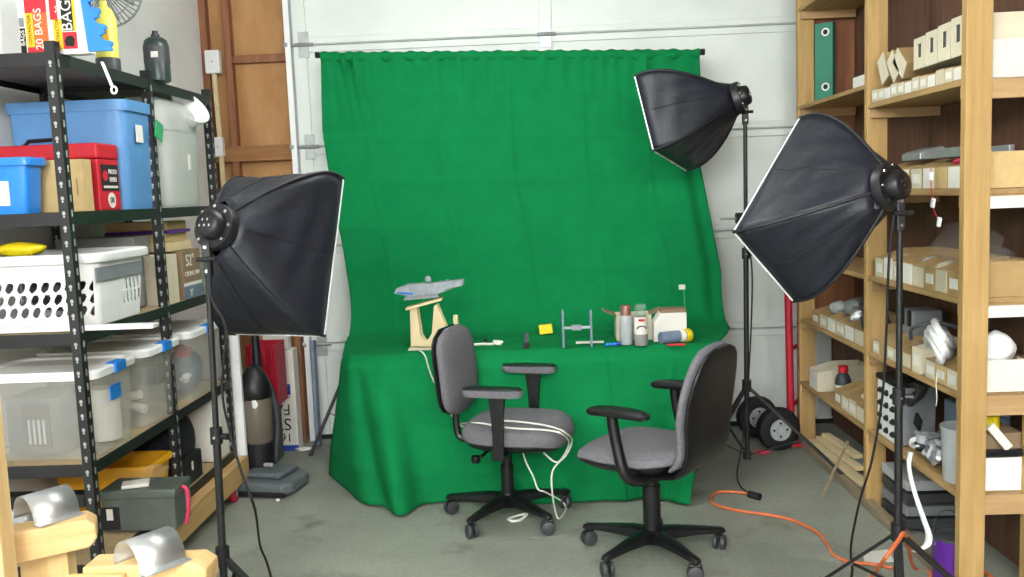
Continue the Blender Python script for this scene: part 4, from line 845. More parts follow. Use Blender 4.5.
# ================================================================== OFFICE CHAIRS
def caster_part(t, ang, r_, zc=.03):
    a = ang; cx, cy = r_*math.cos(a), r_*math.sin(a); tw = a+1.0
    dx, dy = -math.sin(tw), math.cos(tw)
    h = MB(); h.tube([(cx, cy, .05), (cx, cy, .085)], .010, 8)
    P = Vector((cx, cy, .032)); ax = Vector((dx, dy, 0))
    hood = []
    h.box((cx, cy, .052), (.05, .016, .028), tw); hd = h.obj('caster', 'chairblack', t, bevel=.004)
    for s in (-1, 1):
        c0 = P+ax*s*.008; c1 = P+ax*s*.026
        rs = []; u_ = Vector((math.cos(tw), math.sin(tw), 0)); zz = Vector((0, 0, 1))
        for (c, k) in ((c0, .026), (c0, .031), (c0+ax*s*.005, .032), (c1-ax*s*.004, .030), (c1, .022)):
            rs.append([c+u_*k*math.cos(2*PI*q/18)+zz*k*math.sin(2*PI*q/18) for q in range(18)])
        MB().rings(rs).obj('wheel', 'caster', hd, smooth=True)
def star_base(t, phase, r_=.285, hubr=.04, hubz=.09, drop=.0):
    MB().lathe([(hubr*.8, .055), (hubr, .06), (hubr*1.05, .105), (hubr*.75, .125), (.026, .13)], 24).obj('hub', 'chairblack', t, smooth=True)
    for k in range(5):
        a = phase+k*2*PI/5; ca, sa = math.cos(a), math.sin(a); rs = []
        for (d_, z1, z0, hw) in ((.02, .118, .062, .030), (.09, .118, .075, .028), (.18, .108, .078, .024), (.25, .098, .076, .020), (r_+.012, .092, .074, .018), (r_+.022, .086, .076, .012)):
            c = Vector((ca*d_, sa*d_, 0)); n_ = Vector((-sa, ca, 0))
            rs.append([c+n_*hw+Vector((0, 0, z0)), c+n_*hw+Vector((0, 0, z1-.008)), c+n_*hw*.6+Vector((0, 0, z1)), c-n_*hw*.6+Vector((0, 0, z1)), c-n_*hw+Vector((0, 0, z1-.008)), c-n_*hw+Vector((0, 0, z0))])
        MB().rings(rs).obj('base_leg', 'chairblack', t, smooth=True); caster_part(t, a, r_)
def loft(t, name, m, secs, n=28, e=2.6):
    # secs: (centre, normal, halfwidth, halfthick) — superellipse sections across local Y
    rs = []
    for (c, nr, hw, ht) in secs:
        c = Vector(c); nr = Vector(nr).normalized(); ring = []
        for i in range(n):
            a = 2*PI*i/n; ca, sa = math.cos(a), math.sin(a)
            ring.append(c+Vector((0, 1, 0))*math.copysign(abs(ca)**(2/e), ca)*hw+nr*math.copysign(abs(sa)**(2/e), sa)*ht)
        rs.append(ring)
    return MB().rings(rs).obj(name, m, t, smooth=True)
# ---- chair facing right with T arms
rzA = R(-17); phA = R(-51)
ch = thing('office_chair', 'grey office chair with T-shaped padded armrests in front of the table', 'chair', (-.175, 4.05, 0), rzA, 'grey office chairs')
star_base(ch, phA-rzA, .285)
MB().lathe([(.03, .12), (.03, .25), (.024, .25), (.024, .33), (.018, .33), (.018, .37)], 20).obj('gas_lift', 'chairblack', ch, smooth=True)
MB().bb((-.14, -.09, .345), (.13, .09, .375)).obj('mechanism', 'chairblack', ch, bevel=.01); MB().tube([(-.04, -.09, .355), (-.05, -.2, .345)], .007, 8).obj('lever', 'chairblack', ch); MB().lathe([(.018, 0), (.02, .01), (.02, .03), (.0, .035)], 12, (-.09, -.16, .305)).obj('tension_knob', 'chairblack', ch, smooth=True)
bow = lambda x, y: -.03*max(0, (x-.12)/.12)**2*1.0
MB().pad((.065, 0, .372), .46, .46, .035, [(0, .86), (.4, .94), (1, .97), (1.1, .9)], 3.2, 48, bow=bow).obj('seat_pan', 'chairblack', ch, smooth=True)
MB().pad((.065, 0, .40), .48, .48, .075, [(0, .93), (.12, .985), (.45, 1.0), (.75, .975), (.92, .91), (1.0, .8), (1.03, .55), (1.03, .2)], 3.2, 56, bow=bow).obj('seat', 'grayfab', ch, smooth=True)
MB().tube(smooth_path([(-.05, 0, .362), (-.15, 0, .36), (-.225, 0, .372), (-.243, 0, .43), (-.245, 0, .56)]), .017, 8).obj('back_bracket', 'chairblack', ch, smooth=True)
S1, S2 = [], []
for k in range(15):
    q = k/14; z = .50+.395*q; w_ = .205*(1-abs(2*q-1)**3.2*.0)*min(1, (1-abs(2*q-1.0)**5)**.42+.0) if 0 < k < 14 else .09
    x = -.205-.03*q+.03*math.sin(q*PI)*.0-.02*(q-.4)**2
    th = .034*min(1, (1-abs(2*q-1)**6)**.5) if 0 < k < 14 else .008
    S1.append(((x, 0, z), (1, 0, .07), max(w_, .08), max(th, .01))); S2.append(((x-.03, 0, z), (1, 0, .07), max(w_, .08)*1.0, max(th*.5, .006)))
br = loft(ch, 'backrest', 'grayfab', S1); loft(ch, 'back_shell', 'chairblack', S2)
for s in (-1, 1):
    yy = s*.265
    ar = MB().prism([(.022, .64), (.098, .64), (.086, .54), (.080, .44), (.082, .36), (.03, .36), (.036, .44), (.032, .54)], yy-.013, yy+.013, 'Y').obj('armrest', 'chairblack', ch, bevel=.004)
    MB().bb((.03, min(yy, s*.1), .352), (.08, max(yy, s*.1), .368)).obj('arm_mount', 'chairblack', ar); MB().pad((.04, yy, .636), .27, .078, .036, [(0, .94), (.2, 1), (.85, 1)], 4, 36).obj('arm_pad', 'grayfab', ar, smooth=True); MB().pad((.04, yy, .666), .268, .077, .008, [(0, 1), (.7, .97), (1, .9)], 4, 36).obj('arm_pad_top', 'chairblack', ar, smooth=True)
# ---- chair facing left with loop arms and one-piece shell
rzB = R(145); phB = R(-63)
c2 = thing('office_chair', 'grey office chair with a black one-piece back shell turned to the table', 'chair', (.43, 3.57, 0), rzB, 'grey office chairs')
star_base(c2, phB-rzB, .285)
MB().lathe([(.036, .10), (.036, .30), (.030, .30), (.030, .345), (.045, .35), (.05, .38)], 22).obj('gas_lift', 'chairblack', c2, smooth=True)
bow2 = lambda x, y: -.035*max(0, (x-.12)/.14)**2+.02*max(0, (-x-.1)/.14)
MB().pad((.03, 0, .385), .50, .47, .05, [(0, .62), (.3, .85), (.8, .98), (1.0, 1.0), (1.05, .9)], 3, 48, bow=bow2).obj('seat_pan', 'chairblack', c2, smooth=True)
MB().pad((.03, 0, .425), .505, .47, .055, [(0, .96), (.3, 1.0), (.7, .97), (.95, .85), (1.0, .6), (1.0, .2)], 3, 56, bow=bow2).obj('seat', 'grayfab', c2, smooth=True)
sh_, cu_ = [], []
path = [(.02, .385, .13), (-.10, .385, .165), (-.19, .405, .19), (-.235, .445, .20), (-.252, .50, .198), (-.255, .55, .20), (-.258, .62, .212), (-.270, .70, .212), (-.287, .78, .195), (-.302, .84, .165), (-.310, .872, .125), (-.314, .89, .07)]
sp_ = path
for k, (x, z, hw) in enumerate(sp_):
    x0_, z0_ = sp_[max(k-1, 0)][:2]; x1_, z1_ = sp_[min(k+1, len(sp_)-1)][:2]; tx, tz = x1_-x0_, z1_-z0_
    nr = (tz, 0, -tx)                                       # points to the sitter
    ht = .016 if k < len(sp_)-1 else .008
    sh_.append(((x, 0, z), nr, hw, ht))
    if k >= 2:
        n_ = Vector(nr).normalized(); off = .030; cu_.append((Vector((x, 0, z))+n_*off, nr, hw*1.03 if k < len(sp_)-1 else hw*1.1, .024 if 2 < k < len(sp_)-1 else .012))
loft(c2, 'back_shell', 'chairblack', sh_, 32, 2.8); loft(c2, 'backrest', 'grayfab', cu_, 32, 2.8)
for s in (-1, 1):
    yy = s*.265
    ar = MB(); pts = smooth_path([(-.08, s*.12, .385), (-.06, s*.215, .385), (-.03, yy, .42), (.0, yy, .52), (.015, yy, .60), (.02, yy, .648)], 5)
    ar_o = ar.tube(pts, .022, 10).obj('armrest', 'chairblack', c2, smooth=True)
    MB().pad((-.005, yy, .645), .265, .062, .03, [(0, .9), (.3, 1), (.75, 1), (1, .86)], 4, 36, bow=lambda x, y: -.5*x*x).obj('arm_pad', 'chairblack', ar_o, smooth=True)
# white cord from the table over the chair to the floor
q = [PZ(412, 347, TZ+.008), PZ(424, 354, TZ+.01), PY(430, 372, 4.33), PY(441, 398, 4.32), PY(447, 406, 4.32), PY(458, 424, 4.2), PY(474, 427, 4.15), PZ(500, 421, .487), PZ(530, 423, .487), PZ(552, 427, .485), PZ(566, 433, .47), PY(572, 441, 3.97), PY(566, 455, 3.95), PY(553, 470, 3.93), PY(552, 490, 3.93), PZ(556, 514, .03), PZ(560, 518, .006), PZ(566, 508, .006), PZ(560, 500, .05), PY(545, 492, 3.98), PY(538, 489, 4.0), PY(533, 476, 4.02), PY(526, 462, 4.04), PY(521, 446, 4.05)]
t = thing('charging_lead', 'long white cord running from the table over the chair seat to the floor', 'cord', q[0]); MB().tube([p-q[0] for p in smooth_path(q, 6)], .004, 6).obj('cord', 'whitecord', t, smooth=True)
q2 = [PY(458, 424, 4.2), PZ(478, 423, .487), PZ(510, 428, .487), PZ(545, 430, .487), PZ(562, 434, .478), PY(569, 444, 3.96), PY(558, 462, 3.95), PY(545, 454, 3.97), PY(538, 446, 4.0)]
MB().tube([p-q[0] for p in smooth_path(q2, 6)], .004, 6).obj('second_strand', 'whitecord', t, smooth=True)
q3 = [PZ(508, 519, .006), PZ(520, 515, .012), PZ(527, 514, .02), PZ(520, 520, .006), PZ(512, 521, .006)]
t = thing('cord_end', 'short white cord clump on the floor under the left chair', 'cord', q3[0]); MB().tube([p-q3[0] for p in smooth_path(q3, 6)], .006, 6, closed=True).obj('cord', 'whitecord', t, smooth=True)
# ================================================================== ON THE TABLE
def on_table(px, py): p = PZ(px, py, TZ+.004); return p
c = on_table(434, 349); c.y = max(c.y, 4.46); t = thing('model_stand', 'pale wooden U-shaped stand holding the grey model', 'stand', c)
sc = c.y/900
def loc(px, py): p = PY(px, py, c.y)-c; return (p.x, p.z)
pl = [loc(a, b) for a, b in ((411, 346), (410, 308), (413, 306), (417, 309), (421, 335), (425, 341), (428, 340), (432, 333), (434, 306), (437, 304), (447, 328), (453, 344), (450, 347))]
MB().prism([(a, max(b_, .0)) for a, b_ in pl], -.008, .008, 'Y').obj('front_plate', 'tan', t, bevel=.002)
MB().prism([(a*.98+.004, max(b_, .0)) for a, b_ in pl], .035, .05, 'Y').obj('rear_plate', 'tan', t, bevel=.002)
MB().bb((pl[0][0]-.012, -.03, 0), (pl[-1][0]+.02, .09, .008)).obj('base_plate', 'offwhite', t, bevel=.002)
a0, a1 = loc(406, 309), loc(442, 299); MB().bar((a0[0], .03, a0[1]), (a1[0], .03, a1[1]), .1, .012).obj('cradle', 'tan', t, bevel=.002)
MB().bb((pl[-1][0]+.02, .02, 0), (pl[-1][0]+.045, .05, loc(455, 316)[1])).obj('side_peg', 'tan', t, bevel=.004)
c3 = Vector((c.x, c.y+.03, c.z)); t = thing('grey_scale_model', 'grey slab-sided scale model with a blue stripe resting on the wooden stand', 'model', PY(428, 292, c.y+.03)); o_ = Vector(t.location)
def l2(px, py): p = PY(px, py, c.y+.03)-o_; return Vector((p.x, 0, p.z))
def seg(pl_, d0, d1, m, nm, bev=.003): return MB().prism([(l2(*p).x, l2(*p).z) for p in pl_], d0, d1, 'Y').obj(nm, m, t, bevel=bev)
seg([(395, 293), (412, 296), (440, 293), (464, 284), (464, 279), (448, 281), (430, 283), (410, 284), (397, 288)], -.035, .035, 'modelgrey', 'hull')
seg([(398, 293), (414, 294), (414, 292), (398, 291)], -.037, -.034, 'bluetape', 'stripe', 0)
seg([(404, 300), (440, 297), (438, 293), (406, 295)], -.025, .025, 'modelgrey', 'lower_deck'); seg([(446, 289), (463, 285), (463, 280), (446, 283)], -.05, .05, 'modelgrey', 'tail_block')
p = l2(428, 279); MB().lathe([(.016, -.012), (.016, .004), (.010, .014), (.0, .016)], 14, (p.x, 0, p.z)).obj('dome', 'modelgrey', t, smooth=True)
rnd = random.Random(8)
for k in range(22):
    a = rnd.uniform(404, 460); b_ = np.interp(a, [400, 430, 462], [287, 284, 281]); p = l2(a, b_+rnd.uniform(-1.5, 1)); MB().box((p.x, rnd.uniform(-.03, .03), p.z), (rnd.uniform(.006, .018), rnd.uniform(.006, .02), rnd.uniform(.006, .014))).obj('block', rnd.choice(['modelgrey', 'ltgrey', 'midgrey']), t)
# plain upright-and-crossbar model
c = on_table(576, 347); t = thing('twin_post_model', 'small grey model of two thin uprights joined by a crossbar', 'model', c)
def lp(px, py): p = PY(px, py, c.y)-c; return p.x, p.z
for px in (562.5, 590.5):
    x_, z_ = lp(px, 310); MB().bb((x_-.005, -.018, 0), (x_+.005, .018, z_)).obj('upright', 'bluegray', t, bevel=.001)
x0_, z_ = lp(562.5, 328); x1_, _ = lp(590.5, 328); MB().bb((x0_, -.008, z_-.006), (x1_, .008, z_+.006)).obj('crossbar', 'ltgrey', t, bevel=.002); MB().box(((x0_+x1_)/2, 0, z_), (.05, .03, .026)).obj('centre_block', 'modelgrey', t, bevel=.004)
def can(px0, px1, py0, py1, capy, capm, bodym, label, extras=None):
    c = on_table((px0+px1)/2, py1); t = thing('spray_can', label, 'can', c, 0, 'spray cans'); k = c.y/900; r_ = (px1-px0)/2*k; h = (py1-py0)*k*.985; hc = (capy-py0)*k
    MB().lathe([(r_*.92, 0), (r_, .004), (r_, h-hc-.012), (r_*.95, h-hc-.006), (r_*.85, h-hc)], 22).obj('body', bodym, t, smooth=True); MB().lathe([(r_*.84, h-hc), (r_*.84, h-.005), (r_*.78, h), (.0, h)], 22).obj('cap', capm, t, smooth=True)
    return t, r_, h
can(620, 633, 304, 344, 314, 'copper', 'ltgrey', 'silver spray can with a copper-brown cap on the table')
t, r_, h = can(634.5, 648, 303, 345, 315, 'glass', 'greybox', 'spray can with a clear greenish cap and white label')
MB().lathe([(r_*1.005, h*.28), (r_*1.02, h*.28), (r_*1.02, h*.70), (r_*1.005, h*.70)], 22, cap=False).obj('paper_label', 'paper', t, smooth=True); MB().box((0, -r_*1.02, h*.63), (.03, .004, .012)).obj('red_badge', 'redink', t, bevel=.001); MB().tube([(.022*math.cos(a), -r_*1.0, h*.42+.014*math.sin(a)) for a in [PI*i/10 for i in range(11)]], .003, 6).obj('dark_arc', 'ink', t)
# open carton behind the cans
c = on_table(636, 342); c.y += .06; c.z = TZ+.003; k = c.y/900; t = thing('open_carton', 'small open white carton with raised flaps behind the spray cans', 'box', c)
xa, xb2 = PY(617, 340, c.y).x-c.x, PY(652, 340, c.y).x-c.x; h = PY(636, 315, c.y).z-c.z
b = MB(); b.bb((xa, 0, 0), (xb2, .003, h)); b.bb((xa, .003, 0), (xa+.003, .14, h)); b.bb((xb2-.003, .003, 0), (xb2, .14, h)); b.bb((xa, .137, 0), (xb2, .14, h)); b.bb((xa, .003, 0), (xb2, .137, .003)); b.obj('body', 'cardwhite', t)
MB().bar((xa, .07, h), (xa-.065, .07, h+.025), .13, .003).obj('flap', 'brown', t); MB().bar((xb2, .07, h), (xb2+.06, .07, h+.02), .13, .003).obj('flap', 'brown', t)
c = on_table(672, 343); c.y += .05; t = thing('tilted_carton', 'white carton with a dark opening tilted behind the grey tube', 'box', c)
xa, xb2 = PY(654, 340, c.y).x-c.x, PY(687, 340, c.y).x-c.x; h = PY(670, 313, c.y).z-c.z
MB().prism([(xa, 0), (xb2, 0), (xb2, h), (xa+.035, h), (xa, h-.05)], 0, .1, 'Y').obj('body', 'paper', t, bevel=.002); MB().bb((xa+.04, .004, h), (xb2-.002, .1, h+.018)).obj('dark_lid', 'brown', t)
a = on_table(661, 344); b_ = on_table(690, 341); r_ = .030; a.z = b_.z = TZ+.004+r_; t = thing('grey_tube', 'grey printed tube with a bright yellow cap lying on the table', 'tube', a); dv = (b_-a)
MB().tube([(0, 0, 0), dv*.82], r_, 18).obj('body', 'bluegray', t, smooth=True); MB().tube([dv*.82, dv*.97, dv*1.02], [r_*1.15, r_*1.15, r_*.95], 18).obj('cap', 'yellowcap', t, smooth=True); MB().tube([dv*.62, dv*.78], r_*1.02, 18).obj('white_band', 'paper', t, smooth=True)
tag(MB().bb(Vector((0, 0, 0)), (.09, .02, .008)).obj('red_marker', 'redink', bevel=.002), 'flat red strip in front of the grey tube', 'strip').location = on_table(667, 346)
tag(MB().bb((-.065, -.02, 0), (.075, .025, .004)).obj('white_sheet', 'paper'), 'white paper slip lying beside the twin upright model', 'paper').location = on_table(590, 346) + Vector((0, .10, 0))
p = on_table(611, 346); t = thing('blue_marker', 'small blue marker lying left of the spray cans', 'pen', p, .2); MB().tube([(-.03, 0, .008), (.025, 0, .008)], .008, 10).obj('barrel', 'bluetape', t); MB().tube([(.025, 0, .008), (.05, 0, .008)], .009, 10).obj('cap', 'navy', t)
p = PY(546, 334, 4.80); p.z = TZ+.004; t = tag(MB().box((0, 0, .035), (.072, .03, .05), Matrix.Rotation(R(-5), 3, 'Y')).obj('yellow_block', 'yellowcap', bevel=.004), 'bright yellow block on the green table cloth', 'block'); t.location = p+Vector((0, 0, .0))
p = on_table(526, 352); p.y = max(p.y, 4.43); t = thing('black_bracket', 'small black clip standing at the front of the table', 'clip', p); MB().bb((-.014, -.012, 0), (.016, .012, .026)).obj('foot', 'ink', t, bevel=.002); MB().bb((-.006, .004, .026), (.014, .008, .075)).obj('blade', 'darkgrey', t)
p = on_table(497, 345); t = thing('small_white_clutter', 'small knotted white cable end on the table behind the chair', 'cable', p)
MB().tube(smooth_path([(-.16, 0, .004), (-.08, .01, .006), (-.02, 0, .006), (.0, .01, .015), (.02, -.01, .008), (.0, -.02, .01), (-.015, 0, .02), (.03, .01, .012)], 5), .007, 6).obj('cable', 'whitecord', t, smooth=True); MB().bb((-.07, .02, 0), (-.05, .04, .03)).obj('dark_plug', 'ink', t)
p = on_table(690, 335); p.y += .14; t = thing('thin_rod_clip', 'thin pale rod with a white clip pinned to the green cloth at right', 'clip', PY(686, 318, p.y)); c = Vector(t.location)
MB().tube([(0, 0, TZ+.004-c.z), Vector(PY(684, 290, p.y))-c], .004, 6).obj('rod', 'greenlab', t); MB().box(Vector(PY(682, 287, p.y))-c, (.034, .012, .026)).obj('clip', 'paper', t, bevel=.003)
# ================================================================== SOFTBOX LIGHTS
def build_softbox(label, A, az, el, ro, WH=(.40, .60), D=.40):
    n_ = Vector((math.cos(el)*math.cos(az), math.cos(el)*math.sin(az), math.sin(el))); s_ = n_.cross(Vector((0, 0, 1))).normalized(); t_ = s_.cross(n_)
    s2, t2 = s_*math.cos(ro)+t_*math.sin(ro), t_*math.cos(ro)-s_*math.sin(ro)
    t = thing('softbox', label, 'softbox', A, 0, 'softbox lights'); t.matrix_world = Matrix.Translation(A) @ Matrix((n_, s2, t2)).transposed().to_4x4()
    W, H = WH; cor = [(W/2, H/2), (W/2, -H/2), (-W/2, -H/2), (-W/2, H/2)]
    def rod(k, f):
        ang = math.atan2(cor[k][1], cor[k][0]); r0 = Vector((0.03, .062*math.cos(ang), .062*math.sin(ang))); rr = 1-(1-f)**1.75
        return Vector((r0.x+(D-.02-r0.x)*f, r0.y+(cor[k][0]-r0.y)*rr, r0.z+(cor[k][1]-r0.z)*rr))
    NF, NS = 16, 14
    for k in range(4):
        k2 = (k+1) % 4; P = []; mid_out = Vector((0, cor[k][0]+cor[k2][0], cor[k][1]+cor[k2][1])).normalized()
        for i in range(NF+1):
            f = i/NF; a, b_ = rod(k, f), rod(k2, f); row = []
            for j in range(NS+1):
                g_ = j/NS; p = a.lerp(b_, g_); arc = math.sin(PI*g_); wv = .006*math.sin(f*19+g_*7+k*2)*arc*f+.004*math.sin(g_*26+f*9+k)*f*(1-f)*4
                out = (.045*(1-f)**1.2*arc if f < 1 else 0)-.022*arc*math.sin(PI*f)*.9
                row.append(p+mid_out*(out+wv))
            P.append(row)
        a, b_ = rod(k, 1), rod(k2, 1); P.append([a.lerp(b_, j/NS)+Vector((.045, 0, 0)) for j in range(NS+1)])
        sd = MB().grid(P).obj('side_panel', 'softblack', t, smooth=True, solid=.002)
        MB().tube([P[i][NS//2]+mid_out*.002 for i in range(1, NF+1)], .0022, 5).obj('panel_seam', 'softseam', sd)
    for k in range(4):
        MB().tube([rod(k, i/NF) for i in range(NF+1)]+[rod(k, 1)+Vector((.045, 0, 0))], .0065, 6).obj('corner_seam', 'softseam', t, smooth=True)
    x = D+.02
    MB().add([(x, W/2, H/2), (x, W/2, -H/2), (x, -W/2, -H/2), (x, -W/2, H/2), (x+.012, 0, 0)], [(0, 1, 4), (1, 2, 4), (2, 3, 4), (3, 0, 4)]).obj('diffuser', 'diffuser', t)
    b = MB(); e_ = .006
    for k in range(4):
        k2 = (k+1) % 4; a, b_ = Vector((x+.002, *cor[k])), Vector((x+.002, *cor[k2])); b.bar(a, b_, .006, .006, (1, 0, 0))
    b.obj('white_rim', 'diffuser', t)
    rg = MB().lathe([(.055, -.005), (.078, -.005), (.08, .0), (.08, .028), (.074, .034), (.055, .034)], 28, axis='X').obj('speed_ring', 'plasticblack', t, smooth=True)
    for k in range(8):
        a = 2*PI*k/8; MB().lathe([(.006, -.012), (.006, -.004), (.0, -.004)], 8, (0, .067*math.cos(a), .067*math.sin(a)), 'X').obj('screw', 'chrome', rg)
    hd = MB().lathe([(.0, -.045), (.036, -.045), (.046, -.038), (.052, -.015), (.054, .02), (.02, .03), (.02, .10)], 24, axis='X').obj('lamp_head', 'plasticblack', t, smooth=True)
    for k in range(5): MB().box((-.046, -.02+.01*k, .01*((k % 2)*2-1)), (.004, .006, .008)).obj('switch', 'chrome', hd)
    for k in range(4):
        a = PI/4+PI/2*k; y_, z_ = .05*math.cos(a), .05*math.sin(a); MB().tube([(.06, y_, z_), (.1, y_, z_), (.24, y_, z_)], .024, 10).obj('bulb', 'white', hd, smooth=True)
    return t
def light_stand(label, base, top, hubz, legs, lowz=.06, clampz=None, arm=None, sec=.45):
    t = thing('light_stand', label, 'light stand', (base[0], base[1], 0), 0, 'light stands'); B0 = Vector((base[0], base[1], 0)); T = Vector(top)-B0
    def at_(z): return Vector((T.x*z/T.z, T.y*z/T.z, z))
    z1 = T.z*sec
    MB().tube([at_(lowz-.02), at_(z1)], .0135, 12).obj('lower_pole', 'blackmetal', t, smooth=True); MB().tube([at_(z1-.05), at_(T.z-.02)], .0105, 12).obj('upper_pole', 'blackmetal', t, smooth=True)
    cl = MB().tube([at_(z1-.035), at_(z1+.02)], .021, 12).obj('clamp', 'plasticblack', t, smooth=True); c = at_(z1-.01); MB().tube([c, c+Vector((.045, -.01, 0))], [.009, .012], 8).obj('knob', 'plasticblack', cl)
    c = at_(z1-.01); MB().lathe([(.005, 0), (.005, -.004)], 8, (c.x, c.y-.021, c.z), 'Y').obj('rivet', 'chrome', cl)
    MB().tube([at_(hubz-.03), at_(hubz+.03)], .024, 12).obj('leg_collar', 'plasticblack', t, smooth=True); MB().tube([at_(lowz-.02), at_(lowz+.02)], .022, 12).obj('brace_collar', 'plasticblack', t, smooth=True)
    for f in legs:
        f = Vector(f)-B0; lg = MB().bar(at_(hubz), f, .024, .012).obj('leg', 'blackmetal', t, bevel=.002); m_ = at_(hubz).lerp(f, .58)
        MB().bar(at_(lowz), m_, .014, .005).obj('brace', 'blackmetal', lg); MB().tube([f-(f-at_(hubz)).normalized()*.02, f], .016, 8).obj('rubber_foot', 'rubber', lg)
        MB().lathe([(.005, 0), (.005, -.016)], 8, m_, 'Y').obj('rivet', 'chrome', lg)
    # tilting bracket at the top
    k = MB().bb(T+Vector((-.014, -.014, -.13)), T+Vector((.014, .014, -.015))).obj('tilt_bracket', 'plasticblack', t, bevel=.004); MB().tube([T+Vector((-.03, -.02, -.07)), T+Vector((.035, -.02, -.07))], .008, 8).obj('tilt_knob', 'plasticblack', k)
    for dz in (-.03, -.07, -.11): MB().lathe([(.006, 0), (.006, -.004)], 8, T+Vector((0, -.014, dz)), 'Y').obj('screw', 'chrome', k)
    return t
aL = PY(214, 226, 3.0); aR = PY(893, 186, 3.05); aM = PY(741, 97, 4.55)
build_softbox('black softbox at left aimed at the green cloth, mounted beside the shelving', aL, R(69.2), R(-18.6), R(.3))
build_softbox('black softbox hanging at a tilt in front of the wooden rack', aR, R(124.6), R(-10), R(-46.8), (.37, .60), .38)
build_softbox('black softbox raised high over the right edge of the green cloth', aM, R(157.2), R(-15.7), R(-10), (.57, .39), .395)
# left stand
bL = PY(222, 570, 2.98); bLx, bLy = bL.x, 2.98
light_stand('black stand of the softbox beside the left shelving', (bLx, bLy), PY(206, 238, 2.975), .29, [(bLx+.42, bLy-.24, .012), (bLx-.12, bLy-.46, .012), (bLx-.32, bLy+.22, .012) if False else (bLx-.08, bLy+.42, .012)], .07, sec=.52)
bR = PY(898, 540, 3.02); rx, ry = bR.x, 3.02
light_stand('black stand of the tilted softbox beside the wooden rack', (rx, ry), PY(900, 192, 3.04), .29, [PZ(818, 583, .012), (rx+.3, ry-.42, .012), (rx+.06, ry+.46, .012) if False else (rx-.12, ry-.36, .012)], .10, sec=.53)
bM = PZ(747, 462, 0); mx_, my_ = bM.x, 4.62
mB = PY(747, 455, my_)
light_stand('tall black stand of the raised softbox by the garage door', (mB.x, my_), PY(745, 98, 4.60), .46, [PZ(849, 480, .012), (mB.x-.32, my_-.12, .012), (mB.x-.10, my_+.42, .012)], .09, sec=.60)
# thumb clamp arm halfway up the tall stand
p = PY(741, 218, my_); t = thing('pole_clamp', 'black clamp with a short pin halfway up the tall stand', 'clamp', p); MB().tube([(-.03, -.02, 0), (.03, -.02, 0)], .028, 12).obj('body', 'plasticblack', t, smooth=True); MB().tube([(-.03, -.02, 0), (-.11, -.03, .0)], .006, 8).obj('pin', 'galv', t)
# ================================================================== HAND TRUCK
w1 = PZ(778, 456, 0); w1 = Vector((PY(778, 428, 4.98).x, 4.98, .126)); w2 = Vector((PY(757, 419, 5.26).x, 5.26, .126))
ax = (w2-w1).normalized(); t = thing('hand_truck', 'red hand truck with two black tyres parked by the rack', 'hand truck', ((w1+w2)/2).to_2d().to_3d()); O_ = Vector(t.location)
side = ax.cross(Vector((0, 0, 1))).normalized()
for w_ in (w1, w2):
    rs = []
    for (r_, h_) in ((.058, -.035), (.095, -.042), (.118, -.03), (.125, 0), (.118, .03), (.095, .042), (.058, .035)):
        rs.append([w_-O_+ax*h_+side*r_*math.cos(2*PI*q_/28)+Vector((0, 0, r_*math.sin(2*PI*q_/28))) for q_ in range(28)])
    wl = MB().rings(rs, cap=False).obj('tyre', 'rubber', t, smooth=True); rs = []
    for (r_, h_) in ((.062, .03), (.062, -.038), (.054, -.040), (.050, -.034), (.026, -.034), (.022, -.046), (.0005, -.046)):
        rs.append([w_-O_+ax*h_+side*r_*math.cos(2*PI*q_/24)+Vector((0, 0, r_*math.sin(2*PI*q_/24))) for q_ in range(24)])
    MB().rings(rs).obj('rim', 'ltgrey', wl, smooth=True)
    for k in range(4):
        a = 2*PI*k/4; c = w_-O_-ax*.034+side*.038*math.cos(a)+Vector((0, 0, .038*math.sin(a))); MB().tube([c, c-ax*.003], .007, 8).obj('lug_hole', 'ink', wl)
MB().tube([w1-O_, w2-O_], .012, 8).obj('axle', 'galv', t)
fr = Vector((.10, .06, 0)); p1 = PY(791, 404, 5.06)-O_; p2 = PY(801, 404, 5.26)-O_; top1 = PY(786, 200, 5.10)-O_; top2 = PY(800, 200, 5.28)-O_
p1.z = .10; p2.z = .10
for a, b_ in ((p1, top1), (p2, top2)): MB().tube([a, b_], .021, 10).obj('frame_tube', 'reddk', t, smooth=True)
for f in (.1, .35, .62, .98): MB().tube([p1.lerp(top1, f), p2.lerp(top2, f)], .012, 8).obj('cross_tube', 'reddk', t, smooth=True)
MB().tube([p1, w1-O_+ax*.06], .012, 8).obj('axle_bracket', 'reddk', t); MB().tube([p2, w2-O_-ax*.06], .012, 8).obj('axle_bracket', 'reddk', t)
MB().bb((p1.x-.01, p1.y-.05, .008), (p1.x+.2, p2.y+.03, .02)).obj('toe_plate', 'reddk', t); MB().bb((p1.x-.014, p1.y-.02, .014), (p1.x+.02, p2.y, .13)).obj('toe_bracket', 'reddk', t)
lumpy('red_scrap', 'pinkstrap', PZ(762, 452, .012), (.045, .02, .012), 'small pink-red scrap on the floor by the tall stand', 'scrap', 81, .3)
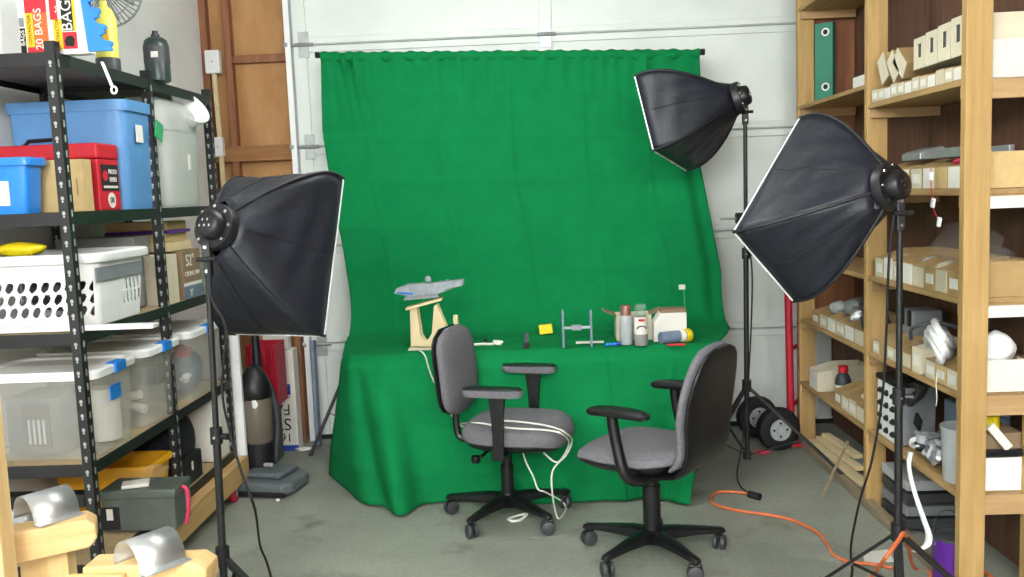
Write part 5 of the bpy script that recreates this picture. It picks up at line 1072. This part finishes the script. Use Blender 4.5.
# ================================================================== CORDS
def cord(name, label, pts, r_, m, n=6):
    b0 = Vector(pts[0]); t = thing(name, label, 'cord', b0); MB().tube([p-b0 for p in smooth_path(pts, n)], r_, 8).obj('cord', m, t, smooth=True); return t, b0
zc = .009
t, b0 = cord('extension_cord', 'orange extension cord snaking from the tall stand across the floor', [PZ(a, b_, zc) for a, b_ in ((752, 494), (735, 492), (718, 492), (711, 498), (716, 505), (740, 511), (770, 515), (795, 521), (818, 533), (828, 546), (834, 555), (850, 562), (872, 564), (893, 568))], .007, 'orange')
MB().tube([PZ(749, 494, .016)-b0, PZ(760, 497, .016)-b0], .017, 10).obj('socket_end', 'ink', t, smooth=True)
cord('extension_cord', 'orange cord looped over the legs of the front right stand', [PZ(862, 590, .01), PZ(872, 576, .03), PY(884, 560, 2.90), PY(898, 541, 2.93), PY(904, 533, 2.98), PY(908, 545, 3.06), PZ(915, 568, .009), PZ(940, 574, .009)], .007, 'orange')
t, b0 = cord('extension_cord', 'tangled heap of orange cord at the foot of the near rack post', [PZ(930, 576, .009), PZ(945, 568, .02), PZ(957, 560, .05), PZ(950, 572, .02), PZ(965, 566, .04), PZ(985, 572, .02), PZ(1000, 585, .009)], .007, 'orange')
cord('power_cable', 'thin black cable from the tall stand to the orange cord', [PY(747, 240, 4.58), PY(752, 270, 4.58), PY(751, 330, 4.58), PY(747, 400, 4.57), PY(741, 450, 4.55), PZ(737, 475, .03), PZ(742, 488, .008), PZ(754, 495, .012)], .004, 'rubber')
cord('power_cable', 'thin black cable hanging down the left softbox stand to the floor', [PY(208, 262, 2.94), PY(212, 300, 2.93), PY(226, 330, 2.93), PY(222, 390, 2.95), PY(232, 440, 2.95), PY(244, 480, 2.93), PY(255, 510, 2.93), PZ(260, 545, .05), PZ(266, 560, .006), PZ(272, 580, .006)], .0045, 'rubber')
cord('power_cable', 'thin black cable hanging from the tilted softbox past the rack', [PY(894, 215, 2.98), PY(889, 260, 3.0), PY(886, 340, 3.05), PY(882, 400, 3.1), PY(872, 460, 3.15), PY(860, 500, 3.25), PZ(851, 545, .05), PZ(852, 570, .006), PZ(850, 585, .006)], .0045, 'rubber')
# ================================================================== FLOOR LITTER
p = PZ(872, 557, .002); o = MB().add([(-.05, -.06, 0), (.07, -.05, 0), (.09, .07, 0), (-.02, .05, 0)], [(0, 1, 2, 3)]).obj('paper_sheet', 'paper', solid=.001); o.location = p; tag(o, 'white paper sheet on the floor behind the front right stand', 'paper')
lumpy('plastic_film', 'clearbag', PZ(820, 552, .012), (.13, .09, .012), 'thin clear plastic film lying on the floor beside the orange cord', 'film', 91, .3)
a, b_ = PZ(498, 541, .0), PZ(640, 533, .0)
MB().bar(a+Vector((0, 0, .0004)), b_+Vector((0, 0, .0004)), .007, .0008).obj('floor_crack', 'midgrey', bpy.data.objects['floor'])
# more loose parts in the rack bins
for i, (y, z, mm, lb, rr) in enumerate(((3.25, 1.555, 'offwhite', 'cream tangle of parts heaped in the bin nearest the near post', .035), (3.36, 1.552, 'pinkstrap', 'pinkish parts showing over the second bin of the second highest shelf', .022), (3.46, 1.150, 'offwhite', 'pale part in the middle shelf bin under the clear bag', .03), (3.62, 1.155, 'ltgrey', 'grey part poking out of a middle shelf bin', .028), (3.86, 1.150, 'offwhite', 'small cream part in the middle shelf bins near the middle post', .026), (3.72, .80, 'brown', 'brown part in the low bins behind the front stand', .026), (4.27, .46, 'offwhite', 'cream part in the tan bins of the low far shelf', .025))):
    lumpy('loose_part', mm, (RX+.10, y, z), (rr*1.6, rr*1.3, rr), lb, 'part', 120+i, .3, 14, 8)
